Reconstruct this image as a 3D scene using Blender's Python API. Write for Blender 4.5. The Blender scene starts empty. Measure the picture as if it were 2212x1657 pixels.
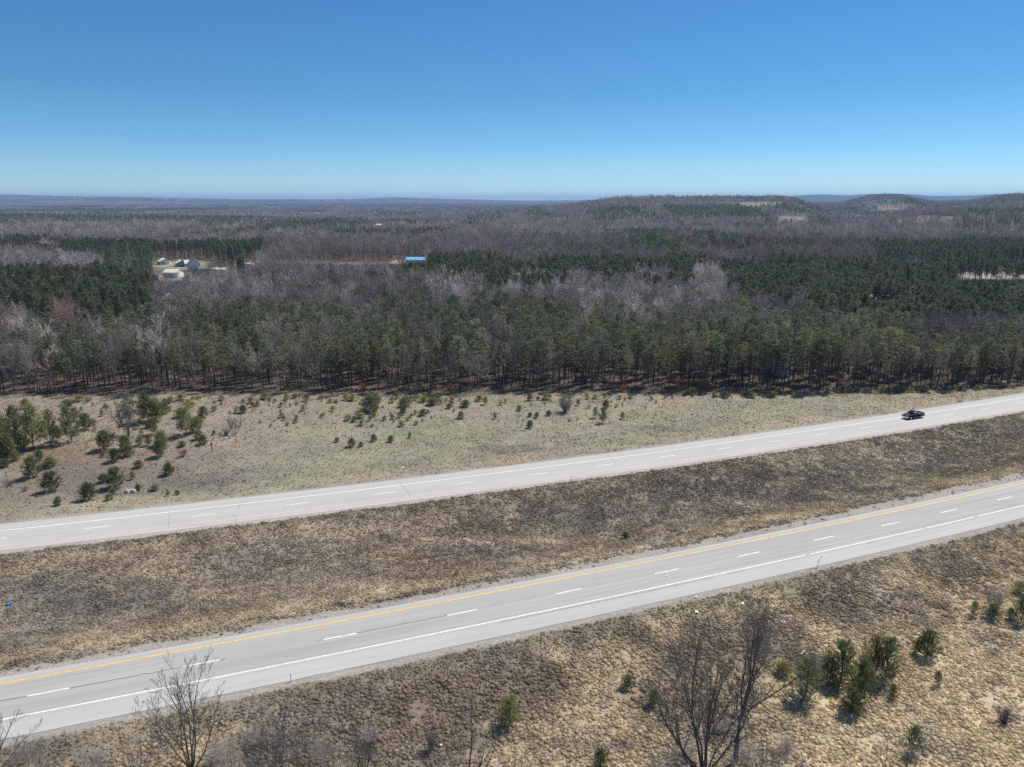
import bpy, math, random
import numpy as np
from math import radians, sin, cos, tan, atan, pi, sqrt

S = bpy.context.scene
COL = S.collection
RNG = np.random.default_rng(11)

# ------------------------------------------------------------------ camera model (photo pixels are 2212 x 1657)
CAM_H, FPX, HORIZON = 53.0, 718.0, 434.0
K = 1024.0 / 2212.0
PITCH = atan((383.5 - HORIZON * K) / FPX)
CP, SP = cos(PITCH), sin(PITCH)


def W(x, y, z=0.0):
    """point of the level z seen at photo pixel x, y"""
    X, Y = x * K - 512, 383.5 - y * K
    d = (X, FPX * CP + Y * SP, -FPX * SP + Y * CP)
    t = (z - CAM_H) / d[2]
    return np.array((d[0] * t, d[1] * t))


def PX(x, y, z):
    dz = z - CAM_H
    dep = y * CP - dz * SP
    up = y * SP + dz * CP
    return (512 + FPX * x / dep) / K, (383.5 - FPX * up / dep) / K


# ------------------------------------------------------------------ noise
def _hash(ix, iy, seed):
    h = (ix * 374761393 + iy * 668265263 + seed * 974711) & 0xFFFFFFFF
    h = ((h ^ (h >> 13)) * 1274126177) & 0xFFFFFFFF
    h = ((h ^ (h >> 16)) * 2246822519) & 0xFFFFFFFF
    return ((h ^ (h >> 15)) & 0xFFFFFF) / float(0xFFFFFF)


def vnoise(x, y, seed=0):
    x = np.asarray(x, float); y = np.asarray(y, float)
    ix = np.floor(x).astype(np.int64); iy = np.floor(y).astype(np.int64)
    fx = x - ix; fy = y - iy
    fx = fx * fx * (3 - 2 * fx); fy = fy * fy * (3 - 2 * fy)
    a = _hash(ix, iy, seed); b = _hash(ix + 1, iy, seed)
    c = _hash(ix, iy + 1, seed); d = _hash(ix + 1, iy + 1, seed)
    return (a + (b - a) * fx) * (1 - fy) + (c + (d - c) * fx) * fy


def fbm(x, y, sc, seed=0, octv=4):
    v = 0; amp = 1; tot = 0
    for o in range(octv):
        v = v + amp * vnoise(np.asarray(x) / sc * 2 ** o + 17.3 * o, np.asarray(y) / sc * 2 ** o - 9.1 * o, seed + o)
        tot += amp; amp *= 0.55
    return v / tot


def sst(a, b, x):
    t = np.clip((np.asarray(x, float) - a) / (b - a), 0, 1)
    return t * t * (3 - 2 * t)


# ------------------------------------------------------------------ roads
def _road(c):
    def f(x):
        x = np.asarray(x, float)
        xc = np.clip(x, -200, 260)
        y = (c[0] * xc + c[1]) * xc + c[2]
        return y + (x - xc) * (2 * c[0] * xc + c[1])

    def sl(x):
        return 2 * c[0] * np.clip(np.asarray(x, float), -200, 260) + c[1]
    return f, sl


near_y, near_s = _road((2.385e-4, 0.36868, 87.40))
far_y, far_s = _road((3.22e-4, 0.34774, 133.26))


def off_near(x, y):
    x2 = x + (y - near_y(x)) * near_s(x) / (1 + near_s(x) ** 2)
    return (y - near_y(x2) - (x - x2) * near_s(x2)) / np.sqrt(1 + near_s(x2) ** 2)


def off_far(x, y):
    x2 = x + (y - far_y(x)) * far_s(x) / (1 + far_s(x) ** 2)
    return (y - far_y(x2) - (x - x2) * far_s(x2)) / np.sqrt(1 + far_s(x2) ** 2)


FE = np.array([W(*p) for p in ((-700, 872), (0, 862), (400, 858), (1000, 855), (1300, 850), (1700, 843), (2000, 838), (2212, 830), (2600, 812))])


def forest_edge(x):
    return np.interp(x, FE[:, 0], FE[:, 1])


RIDGE = np.array([[-400, 1.2], [0, 1.1], [150, .75], [330, .55], [560, .2], [760, .25], [860, .6], [960, .35], [1150, -.1], [1280, -.2], [1700, .5], [1770, .95], [1840, .6], [2400, .3]])


def terrain(x, y):
    x = np.asarray(x, float); y = np.asarray(y, float)
    on, of = off_near(x, y), off_far(x, y)
    d = np.hypot(x, y)
    u = x / np.maximum(y, 1.0)
    z = (fbm(x, y, 14, 3, 3) - .5) * .7
    # median swale
    m = (on > 0) & (of < 0)
    t = np.clip((on - 6) / np.maximum(on - of - 11, 1), 0, 1)
    z = np.where(m, z * .6 - 1.7 * np.sin(pi * t) ** 1.3, z)
    # bank beyond the far road and the slope below the near one
    z = z - 0.9 * sst(8, 18, of) * (1 - sst(25, 50, of)) + 1.1 * sst(30, 60, of) * sst(60, -90, x)
    z = z - 1.2 * sst(8, 22, -on) * (on < 0)
    z = z + (fbm(x, y, 180, 8, 3) - .5) * 5 * sst(200, 420, d)
    # hills on the right
    hills = 0
    r1 = sst(-.02, .2, u) * sst(1350, 2150, d) * (1 - .45 * sst(2700, 3600, d))
    wav = .74 + .44 * fbm(u * 2200, d * .8, 330, 21, 3)
    m1 = 53 * sst(.0, .15, u) * sst(.46, .36, u) * sst(1400, 2150, d) * (1 - .5 * sst(2400, 2900, d))
    m2 = 60 * np.exp(-((u - .505) / .062) ** 2) * sst(2150, 2850, d)
    m3 = 54 * sst(.57, .68, u) * sst(1450, 2150, d)
    m4 = 24 * sst(.1, .3, u) * sst(1500, 2600, d)
    hills = np.maximum(np.maximum(m1, m2), np.maximum(m3, m4)) * wav
    knoll = 20 * np.exp(-((u - .02) / .055) ** 2 - ((d - 2350) / 420) ** 2) + 26 * np.exp(-((u - .15) / .07) ** 2 - ((d - 1620) / 190) ** 2) + 17 * np.exp(-((u - .34) / .06) ** 2 - ((d - 1560) / 150) ** 2) + 15 * np.exp(-((u - .55) / .05) ** 2 - ((d - 1480) / 160) ** 2)
    right = 26 * sst(.42, .66, u) * sst(900, 1500, d) * (1 - r1)
    z = z + np.where(y > 300, np.maximum(hills, 0) + knoll * (1 - r1) + right, 0)
    # far rolling plain and the ridge along the horizon
    z = z + np.where(y > 300, 24 * (fbm(x, y * .6, 2100, 33, 3) - .45) * sst(2600, 6000, d), 0)
    px = 512 / K + FPX / CP * u / K
    crest = CAM_H + 13500 * np.tan(np.radians(np.interp(px, RIDGE[:, 0], RIDGE[:, 1]) * .33)) + 14 * (fbm(px, 0 * px, 120, 5, 4) - .5)
    z = z + np.where(y > 300, (crest - 6) * sst(9800, 13500, d) * (1 - .9 * sst(16000, 24000, d)) * (1 - .0 * r1), 0)
    # road corridors are level
    lv_n = sst(10.5, 6.6, on) * sst(-12, -8.2, on)
    lv_f = sst(10.5, 7.2, of) * sst(-9, -6, of)
    lv = np.maximum(lv_n, lv_f)
    return z * (1 - lv) - .05 * lv


# ------------------------------------------------------------------ ground colour
C_ = {k: np.array(v) for k, v in dict(
    straw=(.56, .45, .29), tan=(.35, .285, .205), brown=(.235, .185, .135), dark=(.15, .138, .127), grey=(.275, .24, .20),
    pale=(.36, .315, .245), green=(.205, .20, .135), lush=(.19, .225, .09), verge=(.19, .178, .125), gravel=(.36, .325, .285), pink=(.295, .238, .188),
    floor=(.125, .10, .08), far=(.16, .145, .145), lawn=(.31, .31, .20), rust=(.27, .17, .10), sand=(.50, .43, .34)).items()}
# patches of other growth: photo pixel, radii, colour, strength
PATCH = [
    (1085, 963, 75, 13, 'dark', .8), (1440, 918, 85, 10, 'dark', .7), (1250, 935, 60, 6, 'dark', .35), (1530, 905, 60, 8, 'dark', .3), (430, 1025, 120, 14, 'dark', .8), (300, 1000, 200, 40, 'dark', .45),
    (80, 1045, 130, 22, 'dark', .55), (120, 1000, 150, 30, 'brown', .5), (840, 996, 45, 6, 'lush', .75), (940, 993, 30, 4, 'lush', .5), (700, 930, 60, 10, 'lawn', .6), (1120, 900, 120, 14, 'grey', .5),
    (1650, 1040, 260, 30, 'dark', .85), (1290, 1080, 220, 28, 'dark', .7), (1180, 1115, 190, 20, 'dark', .5), (1950, 985, 160, 18, 'dark', .45), (1780, 1010, 110, 16, 'dark', .5), (2010, 1015, 60, 7, 'lush', .55),
    (1520, 1078, 30, 10, 'pale', .8), (560, 1200, 150, 20, 'dark', .6), (480, 1190, 70, 14, 'grey', .6), (180, 1265, 230, 36, 'dark', .8), (340, 1290, 190, 18, 'dark', .5), (640, 1230, 160, 14, 'dark', .5), (60, 1330, 120, 20, 'grey', .7),
    (870, 1185, 60, 8, 'rust', .5), (1000, 1165, 130, 14, 'dark', .6), (760, 1130, 140, 16, 'tan', .5), (2040, 975, 90, 14, 'grey', .4), (2100, 935, 120, 10, 'green', .6),
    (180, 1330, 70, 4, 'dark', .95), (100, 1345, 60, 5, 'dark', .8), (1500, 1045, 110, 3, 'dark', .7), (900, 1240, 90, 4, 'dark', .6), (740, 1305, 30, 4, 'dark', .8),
    (1700, 1325, 22, 9, 'sand', .7), (1750, 1290, 110, 22, 'verge', .5), (1420, 1310, 140, 18, 'verge', .3), (1850, 1320, 60, 16, 'grey', .6), (1830, 1355, 40, 14, 'dark', .4), (2000, 1330, 60, 10, 'grey', .6), (1300, 1420, 120, 18, 'grey', .35), (1330, 1590, 60, 12, 'grey', .7),
    (900, 1480, 180, 40, 'brown', .6), (640, 1560, 160, 60, 'grey', .6), (250, 1590, 200, 30, 'tan', .6), (60, 1600, 90, 40, 'dark', .5), (430, 1520, 90, 16, 'dark', .5), (1560, 1590, 160, 60, 'grey', .6), (2080, 1410, 140, 26, 'straw', .7), (1760, 1600, 160, 60, 'straw', .6),
    (2040, 1365, 70, 10, 'straw', .7), (1960, 1580, 90, 30, 'pale', .4), (1240, 1540, 170, 34, 'straw', .6), (1180, 1620, 150, 40, 'straw', .5),
    (390, 576, 60, 9, 'lawn', .95), (375, 606, 50, 10, 'sand', .6), (545, 573, 24, 4, 'sand', .9), (860, 575, 20, 22, 'sand', .5), (800, 606, 60, 5, 'sand', .8), (2160, 597, 115, 6, 'gravel', 1.5), (1895, 646, 36, 5, 'sand', .7),
    (700, 572, 120, 4, 'tan', .5), (760, 488, 10, 2, 'tan', .7), (1960, 474, 130, 4, 'tan', .55), (1715, 471, 34, 3, 'tan', .5), (1635, 441, 55, 5, 'tan', .55), (1925, 450, 36, 3, 'tan', .5), (1210, 471, 20, 2, 'tan', .6), (1420, 552, 80, 3, 'sand', .5), (650, 460, 80, 1.5, 'sand', .8), (690, 452, 60, 1.2, 'tan', .8),
    (1880, 840, 170, 5, 'tan', .5), (1000, 868, 400, 5, 'green', .45), (150, 880, 200, 14, 'pink', .7), (650, 895, 170, 14, 'pink', .5), (330, 920, 220, 26, 'pink', .55), (150, 975, 170, 16, 'rust', .45), (200, 1015, 250, 36, 'brown', .8), (300, 1030, 260, 30, 'dark', .6), (40, 1075, 90, 16, 'brown', .5), (900, 890, 160, 9, 'pink', .45)]


def _patch_geo():
    out = []
    for x, y, rx, ry, c, s in PATCH:
        a = W(x, y); lift = 0.0
        if y < 560:                                                 # where the line of sight meets the risen land
            X, Y = x * K - 512, 383.5 - y * K; dv = np.array((X, FPX * CP + Y * SP, -FPX * SP + Y * CP)); dv /= np.hypot(dv[0], dv[1])
            tt = np.geomspace(400, 20000, 900); hit = CAM_H + dv[2] * tt < terrain(dv[0] * tt, dv[1] * tt)
            if not hit.any(): continue
            D = tt[hit.argmax()]; a = dv[:2] * D; m = D / FPX * K
            out.append((a[0], a[1], a[0] / max(a[1], 1), rx * m, max(ry * m * 14, 60), C_[c], s)); continue
        sx = np.linalg.norm(W(x + 1, y) - a); sy = np.linalg.norm(W(x, y + 1) - W(x, y))
        out.append((a[0], a[1], a[0] / max(a[1], 1), rx * sx, ry * sy, C_[c], s))
    return out


PG = _patch_geo()


def mixc(a, b, t):
    return a * (1 - t)[:, None] + b * t[:, None]


def ground_col(x, y):
    on, of = off_near(x, y), off_far(x, y)
    d = np.hypot(x, y)
    n1 = fbm(x, y, 11, 41, 4); n2 = fbm(x, y, 4.0, 42, 3); n3 = fbm(x * .45 - y * .1, y, 7, 43, 4); n4 = fbm(x, y, 1.3, 44, 2)
    one = np.ones((len(x), 1))
    # near slope
    g = sst(.34, .68, n1 * .62 + n2 * .3 + .2 * sst(-14, -34, on) + .10 * sst(0, 50, x) - .06)
    near = mixc(C_['brown'] * one, C_['straw'] * one, g)
    near = mixc(near, C_['grey'] * one, sst(.5, .75, fbm(x, y, 5, 50, 4)) * .45)
    near = mixc(near, C_['verge'] * one, sst(-13, -8.5, on + 3 * (n1 - .5)) * .5)
    # median
    g = sst(.36, .62, n3 * .75 + n2 * .25)
    med = mixc(C_['brown'] * one, C_['tan'] * one * 1.06, g)
    med = mixc(med, C_['dark'] * 1.15 * one, sst(.48, .70, fbm(x * .45 - y * .15, y, 5, 51, 4)) * .48)
    med = mixc(med, C_['verge'] * one, np.maximum(sst(-8.5, -5.5, of + 2 * (n1 - .5)), .35 * sst(9, 6, on)) * .75)
    med = mixc(med, C_['straw'] * one, sst(15, 8, on) * sst(6.5, 8.5, on) * .5 * sst(.35, .6, n1))
    # field beyond the far road
    g = sst(.38, .70, n1 * .7 + n2 * .3)
    fld = mixc(C_['green'] * one * 1.3, C_['tan'] * one * 1.02, g)
    fld = mixc(fld, C_['pink'] * one, sst(.48, .68, fbm(x, y, 16, 52, 3)) * (.25 + .35 * sst(20, -40, x)))
    fld = mixc(fld, C_['grey'] * one, sst(.5, .72, fbm(x, y, 12, 53, 4)) * .6)
    lft = sst(-30, -75, x) * sst(18, 24, of + 4 * n1)
    fld = mixc(fld, C_['pink'] * .95 * one, lft * .6)
    fld = mixc(fld, C_['tan'] * one, sst(11, 7, of + 4 * (n1 - .5)) * .5)
    fld = mixc(fld, C_['verge'] * one, sst(8.5, 6.8, of + 2 * (n1 - .5)) * sst(.4, .6, n2) * .6)
    col = np.where((on < 0)[:, None], near, np.where((of < 0)[:, None], med, fld))
    # forest floor and the country beyond
    fo = sst(-3, 3, y - forest_edge(x) + 5 * (n2 - .5))
    flo = mixc(C_['floor'] * one, C_['pink'] * .6 * one, sst(.5, .75, n2))
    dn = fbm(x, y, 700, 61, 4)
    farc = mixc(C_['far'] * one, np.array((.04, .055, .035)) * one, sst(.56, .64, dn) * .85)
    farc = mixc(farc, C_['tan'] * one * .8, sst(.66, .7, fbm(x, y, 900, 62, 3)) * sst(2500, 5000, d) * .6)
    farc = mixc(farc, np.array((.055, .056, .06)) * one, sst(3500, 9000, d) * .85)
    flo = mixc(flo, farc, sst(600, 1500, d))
    col = mixc(col, flo, fo)
    col = col * (.80 + .4 * n4 * (1 - fo) + .2 * fo)[:, None]
    for cx, cy, u, rx, ry, c, s in PG:
        uu = x - u * (y - cy)          # ellipses lie along the line of sight
        q = ((uu - cx) / rx) ** 2 + ((y - cy) / ry) ** 2
        k = q < 6
        if not k.any():
            continue
        sc = max(min(rx, ry) * .5, .6); y_ = y
        w = q[k] + 2.6 * (fbm(x[k] * .6, y[k], sc * .8, 70, 4) - .5) + 1.2 * (n2[k] - .5)
        col[k] = mixc(col[k], c * (.85 + .3 * n4[k])[:, None], np.clip(s * (.8 if y_[k].max() < 190 else 1) * (1 - sst(.05, 1.6, w)), 0, 1))
    # gravel verges, ragged towards the grass
    rag = 1.5 * (n2 - .5) + 1.1 * (n4 - .5)
    gr = np.maximum(sst(6.7, 5.7, on + rag - .012 * np.clip(x, 0, 90)) * sst(-8.5, -7.7, on - rag * .6), sst(7.6, 6.4, of + rag) * sst(-6.6, -5.7, of - rag * .6))
    pk = sst(-4, -5.4, of) * (of > -9)
    gcol = mixc(C_['gravel'] * one, np.array((.45, .385, .335)) * one, pk)
    col = mixc(col, gcol * (.9 + .2 * n4)[:, None], gr)
    return np.clip(col, .01, 1), gr, fo


# ------------------------------------------------------------------ materials
MATS = {}


def new_mat(name):
    m = bpy.data.materials.new(name); m.use_nodes = True
    nt = m.node_tree; nt.nodes.clear()
    out = nt.nodes.new('ShaderNodeOutputMaterial')
    MATS[name] = m
    return m, nt, out


def N(nt, typ, **kw):
    n = nt.nodes.new(typ)
    for k, v in kw.items():
        setattr(n, k, v)
    return n


def inp(n, **kw):
    for k, v in kw.items():
        n.inputs[k.replace('_', ' ')].default_value = v


def mixrgb(nt, a, b, f, mode='MIX'):
    n = N(nt, 'ShaderNodeMix', data_type='RGBA', blend_type=mode)
    for idx, v in ((6, a), (7, b), (0, f)):
        if hasattr(v, 'links') or isinstance(v, bpy.types.NodeSocket):
            nt.links.new(v, n.inputs[idx])
        else:
            n.inputs[idx].default_value = v if idx == 0 else (*v, 1)
    return n.outputs[2]


def noise(nt, scale, detail=3, vec=None, rough=.55):
    n = N(nt, 'ShaderNodeTexNoise'); inp(n, Scale=scale, Detail=detail, Roughness=rough)
    if vec is None:
        g = N(nt, 'ShaderNodeNewGeometry'); vec = g.outputs['Position']
    nt.links.new(vec, n.inputs['Vector'])
    return n.outputs['Fac']


def ramp(nt, fac, stops):
    r = N(nt, 'ShaderNodeValToRGB'); e = r.color_ramp.elements
    while len(e) < len(stops):
        e.new(.5)
    for el, (p, c) in zip(e, stops):
        el.position = p; el.color = (c, c, c, 1) if not hasattr(c, '__len__') else (*c, 1)
    nt.links.new(fac, r.inputs[0])
    return r.outputs[0]


def principled(nt, out, col, rough=.8, spec=.2, metal=0, bump=None, bstr=.3, bdist=.05, coat=0):
    b = N(nt, 'ShaderNodeBsdfPrincipled')
    if isinstance(col, bpy.types.NodeSocket):
        nt.links.new(col, b.inputs['Base Color'])
    else:
        b.inputs['Base Color'].default_value = (*col, 1)
    b.inputs['Roughness'].default_value = rough
    b.inputs['Specular IOR Level'].default_value = spec
    b.inputs['Metallic'].default_value = metal
    b.inputs['Coat Weight'].default_value = coat
    if bump is not None:
        bn = N(nt, 'ShaderNodeBump'); inp(bn, Strength=bstr, Distance=bdist)
        nt.links.new(bump, bn.inputs['Height']); nt.links.new(bn.outputs[0], b.inputs['Normal'])
    nt.links.new(b.outputs[0], out.inputs[0])
    return b


def plain(name, col, rough=.7, var=.18, scale=3.0, metal=0, spec=.3, coat=0):
    m, nt, out = new_mat(name)
    g = N(nt, 'ShaderNodeTexCoord')
    f = noise(nt, scale, 4, g.outputs['Object'])
    c = mixrgb(nt, tuple(v * (1 - var) for v in col), tuple(min(1, v * (1 + var)) for v in col), f)
    principled(nt, out, c, rough, spec, metal, coat=coat)
    return m


def mat_ground():
    m, nt, out = new_mat('ground')
    a = N(nt, 'ShaderNodeAttribute', attribute_name='col')
    f1 = noise(nt, 2.6, 5, rough=.65); f2 = noise(nt, .12, 3)
    k = ramp(nt, f1, [(.28, .62), (.72, 1.3)])
    c = mixrgb(nt, a.outputs['Color'], k, 1.0, 'MULTIPLY')
    k2 = ramp(nt, f2, [(.3, .9), (.7, 1.1)])
    c = mixrgb(nt, c, k2, 1.0, 'MULTIPLY')
    principled(nt, out, c, .95, .1, bump=f1, bstr=.6, bdist=.25)


def mat_tint(name, base, transl=0.0, rvar=.5, warm=None, rough=.9, obj_noise=0.0, noise_scale=.6):
    """base colour times the instance's own tint, varied from instance to instance"""
    m, nt, out = new_mat(name)
    a = N(nt, 'ShaderNodeAttribute', attribute_name='tint', attribute_type='INSTANCER')
    oi = N(nt, 'ShaderNodeObjectInfo')
    k = ramp(nt, oi.outputs['Random'], [(0, 1 - rvar), (1, 1 + rvar)])
    c = mixrgb(nt, tuple(base), k, 1.0, 'MULTIPLY')
    c = mixrgb(nt, c, a.outputs['Color'], 1.0, 'MULTIPLY')
    if obj_noise:
        f = noise(nt, noise_scale, 3)
        c = mixrgb(nt, c, ramp(nt, f, [(.3, 1 - obj_noise), (.7, 1 + obj_noise)]), 1.0, 'MULTIPLY')
    d = N(nt, 'ShaderNodeBsdfDiffuse'); nt.links.new(c, d.inputs['Color'])
    if transl:
        t = N(nt, 'ShaderNodeBsdfTranslucent'); nt.links.new(c, t.inputs['Color'])
        mx = N(nt, 'ShaderNodeMixShader'); mx.inputs[0].default_value = transl
        nt.links.new(d.outputs[0], mx.inputs[1]); nt.links.new(t.outputs[0], mx.inputs[2])
        nt.links.new(mx.outputs[0], out.inputs[0])
    else:
        nt.links.new(d.outputs[0], out.inputs[0])
    return m


def mat_asphalt(name, base, streak=.08):
    m, nt, out = new_mat(name)
    uv = N(nt, 'ShaderNodeUVMap', uv_map='road')
    mp = N(nt, 'ShaderNodeMapping'); mp.inputs['Scale'].default_value = (.012, 1.3, 1)
    nt.links.new(uv.outputs[0], mp.inputs['Vector'])
    f = noise(nt, 1.0, 5, mp.outputs[0], .6)
    c = mixrgb(nt, tuple(v * (1 - streak) for v in base), tuple(v * (1 + streak) for v in base), ramp(nt, f, [(.3, 0), (.7, 1)]))
    mp2 = N(nt, 'ShaderNodeMapping'); mp2.inputs['Scale'].default_value = (.05, .25, 1)
    nt.links.new(uv.outputs[0], mp2.inputs['Vector'])
    f2 = noise(nt, 1.0, 4, mp2.outputs[0])
    c = mixrgb(nt, c, ramp(nt, f2, [(.3, .93), (.7, 1.05)]), 1.0, 'MULTIPLY')
    f3 = noise(nt, 9, 3)
    c = mixrgb(nt, c, ramp(nt, f3, [(.3, .93), (.7, 1.06)]), 1.0, 'MULTIPLY')
    principled(nt, out, c, .85, .3)


def mat_paint(name, base, wear=.35):
    m, nt, out = new_mat(name)
    f = noise(nt, 2.2, 5)
    c = mixrgb(nt, tuple(v * .72 for v in base), base, ramp(nt, f, [(wear, 0), (wear + .18, 1)]))
    principled(nt, out, c, .7, .3)


mat_ground()
mat_asphalt('asphalt_lane', (.372, .360, .338), .13); mat_asphalt('asphalt_shoulder', (.435, .422, .397), .05)
mat_asphalt('asphalt_far', (.43, .417, .393), .06); mat_asphalt('asphalt_pink', (.45, .41, .385), .06)
mat_paint('paint_white', (.86, .86, .84)); mat_paint('paint_yellow', (.80, .49, .09)); mat_paint('paint_pale_yellow', (.66, .55, .36))
plain('tar', (.085, .085, .085), .6); plain('rumble', (.22, .22, .215), .9); plain('rumble_pale', (.385, .375, .36), .9)
mat_tint('bark', (.10, .08, .066), 0, .25)
mat_tint('bark_grey', (.20, .18, .165), 0, .3)
mat_tint('bark_dark', (.105, .095, .086), 0, .15, obj_noise=.3, noise_scale=2)
mat_tint('needles', (.235, .25, .16), .42, .22)
mat_tint('needles_young', (.21, .225, .115), .36, .3)
mat_tint('twigs', (.36, .33, .31), .0, .3)
mat_tint('twigs_near', (.18, .172, .168), .0, .15)
mat_tint('tuft', (1, 1, 1), .22, .22)
mat_tint('leaves_orange', (.42, .13, .04), .3, .2)


# ------------------------------------------------------------------ mesh helpers
class MB:
    def __init__(s):
        s.v = []; s.q = []; s.qm = []; s.n = 0

    def add(s, v, f, mat=0):
        v = np.asarray(v, float).reshape(-1, 3); f = np.asarray(f, np.int64)
        s.v.append(v); s.q.append(f + s.n); s.qm.append(np.full(len(f), mat)); s.n += len(v)

    def mesh(s, name, mats, smooth=False):
        V = np.concatenate(s.v) if s.v else np.zeros((0, 3))
        me = bpy.data.meshes.new(name)
        me.vertices.add(len(V)); me.vertices.foreach_set('co', V.astype(np.float32).ravel())
        ln = np.concatenate([np.full(len(f), f.shape[1]) for f in s.q])
        idx = np.concatenate([f.ravel() for f in s.q])
        st = np.concatenate([[0], np.cumsum(ln)[:-1]])
        me.loops.add(len(idx)); me.loops.foreach_set('vertex_index', idx.astype(np.int32))
        me.polygons.add(len(ln)); me.polygons.foreach_set('loop_start', st.astype(np.int32))
        me.polygons.foreach_set('material_index', np.concatenate(s.qm).astype(np.int32))
        if smooth:
            me.polygons.foreach_set('use_smooth', np.ones(len(ln), bool))
        for m in mats:
            me.materials.append(MATS[m])
        me.update(calc_edges=True)
        return me

    def box(s, c, size, mat=0, rz=0.0):
        x, y, z = (k / 2 for k in size)
        v = np.array([(a * x, b * y, e * z) for e in (-1, 1) for a, b in ((-1, -1), (1, -1), (1, 1), (-1, 1))])
        if rz:
            R = np.array(((cos(rz), -sin(rz), 0), (sin(rz), cos(rz), 0), (0, 0, 1))); v = v @ R.T
        s.add(v + np.array(c), [(3, 2, 1, 0), (4, 5, 6, 7), (0, 1, 5, 4), (1, 2, 6, 5), (2, 3, 7, 6), (3, 0, 4, 7)], mat)

    def tube(s, pts, rad, sides=5, mat=0, cap=True):
        pts = np.asarray(pts, float); n = len(pts); rad = np.broadcast_to(rad, (n,))
        t = np.gradient(pts, axis=0); t /= np.linalg.norm(t, axis=1)[:, None] + 1e-9
        ref = np.array((0, 0, 1.)) if abs(t[0][2]) < .8 else np.array((1., 0, 0))
        a = np.cross(t, ref); a /= np.linalg.norm(a, axis=1)[:, None] + 1e-9
        b = np.cross(t, a)
        th = np.arange(sides) * 2 * pi / sides
        v = pts[:, None] + rad[:, None, None] * (np.cos(th)[None, :, None] * a[:, None] + np.sin(th)[None, :, None] * b[:, None])
        i = np.arange(n - 1)[:, None] * sides; j = np.arange(sides)[None]; j2 = (j + 1) % sides
        f = np.stack([i + j, i + j2, i + sides + j2, i + sides + j], -1).reshape(-1, 4)
        s.add(v.reshape(-1, 3), f, mat)
        if cap and sides == 4:
            s.add(v[-1], [(0, 1, 2, 3)], mat)


def link(name, me, parent=None, loc=(0, 0, 0), rz=0.0):
    o = bpy.data.objects.new(name, me); COL.objects.link(o)
    o.location = loc; o.rotation_euler = (0, 0, rz)
    if parent is not None:
        o.parent = parent
    return o


def tag(o, label=None, cat=None, group=None, kind=None, tint=None):
    if label: o['label'] = label
    if cat: o['category'] = cat
    if group: o['group'] = group
    if kind: o['kind'] = kind
    if tint is not None: o['tint'] = [float(v) for v in tint]
    return o


def tri_blades(base, dirs, length, width, rng):
    """thin triangles: base points, unit directions"""
    base = np.asarray(base); dirs = np.asarray(dirs); n = len(base)
    r = rng.normal(size=(n, 3)); side = np.cross(dirs, r); side /= np.linalg.norm(side, axis=1)[:, None] + 1e-9
    L = np.broadcast_to(length, (n,))[:, None]; w = np.broadcast_to(width, (n,))[:, None]
    v = np.stack([base - side * w / 2, base + side * w / 2, base + dirs * L], 1).reshape(-1, 3)
    return v, np.arange(3 * n).reshape(-1, 3)


def unit(v):
    v = np.asarray(v, float)
    return v / (np.linalg.norm(v, axis=-1, keepdims=True) + 1e-9)


# ------------------------------------------------------------------ setting: ground
def axis(lo, hi, step, out_lo, out_hi, g_lo, g_hi):
    mid = list(np.arange(lo, hi + step / 2, step))
    a, st = [], step
    x = mid[-1]
    while x < out_hi:
        st *= g_hi; x += st; a.append(x)
    b, st = [], step
    x = mid[0]
    while x > out_lo:
        st *= g_lo; x -= st; b.append(x)
    return np.array(b[::-1] + mid + a)


GX = axis(-150, 168, .65, -28000, 28000, 1.034, 1.034)
GY = axis(46, 214, .55, -24000, 28000, 1.5, 1.026)


def build_ground():
    X, Y = np.meshgrid(GX, GY)
    x, y = X.ravel(), Y.ravel()
    z = terrain(x, y)
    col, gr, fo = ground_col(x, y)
    micro = (fbm(x, y, .9, 91, 2) - .5) * .16 * (1 - gr) * (np.abs(x) < 220) * (y < 230)
    on, of = off_near(x, y), off_far(x, y)
    pav = ((on > -8.2) & (on < 6.6)) | ((of > -6) & (of < 7.2))
    z = np.where(pav, z, z + micro)
    nx, ny = len(GX), len(GY)
    mb = MB()
    i = (np.arange(ny - 1)[:, None] * nx + np.arange(nx - 1)[None]).ravel()
    mb.add(np.stack([x, y, z], 1), np.stack([i, i + 1, i + nx + 1, i + nx], 1))
    me = mb.mesh('ground', ['ground'], smooth=True)
    at = me.attributes.new('col', 'FLOAT_COLOR', 'POINT')
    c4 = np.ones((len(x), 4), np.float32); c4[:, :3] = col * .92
    at.data.foreach_set('color', c4.ravel())
    tag(link('ground', me), kind='structure')


build_ground()


# ------------------------------------------------------------------ setting: roads
def road_frame(fy, fs, xs):
    p = np.stack([xs, fy(xs)], 1); s = fs(xs)
    nrm = np.stack([-s, np.ones_like(s)], 1) / np.sqrt(1 + s * s)[:, None]
    L = np.concatenate([[0], np.cumsum(np.linalg.norm(np.diff(p, axis=0), axis=1))])
    return p, nrm, L


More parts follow.
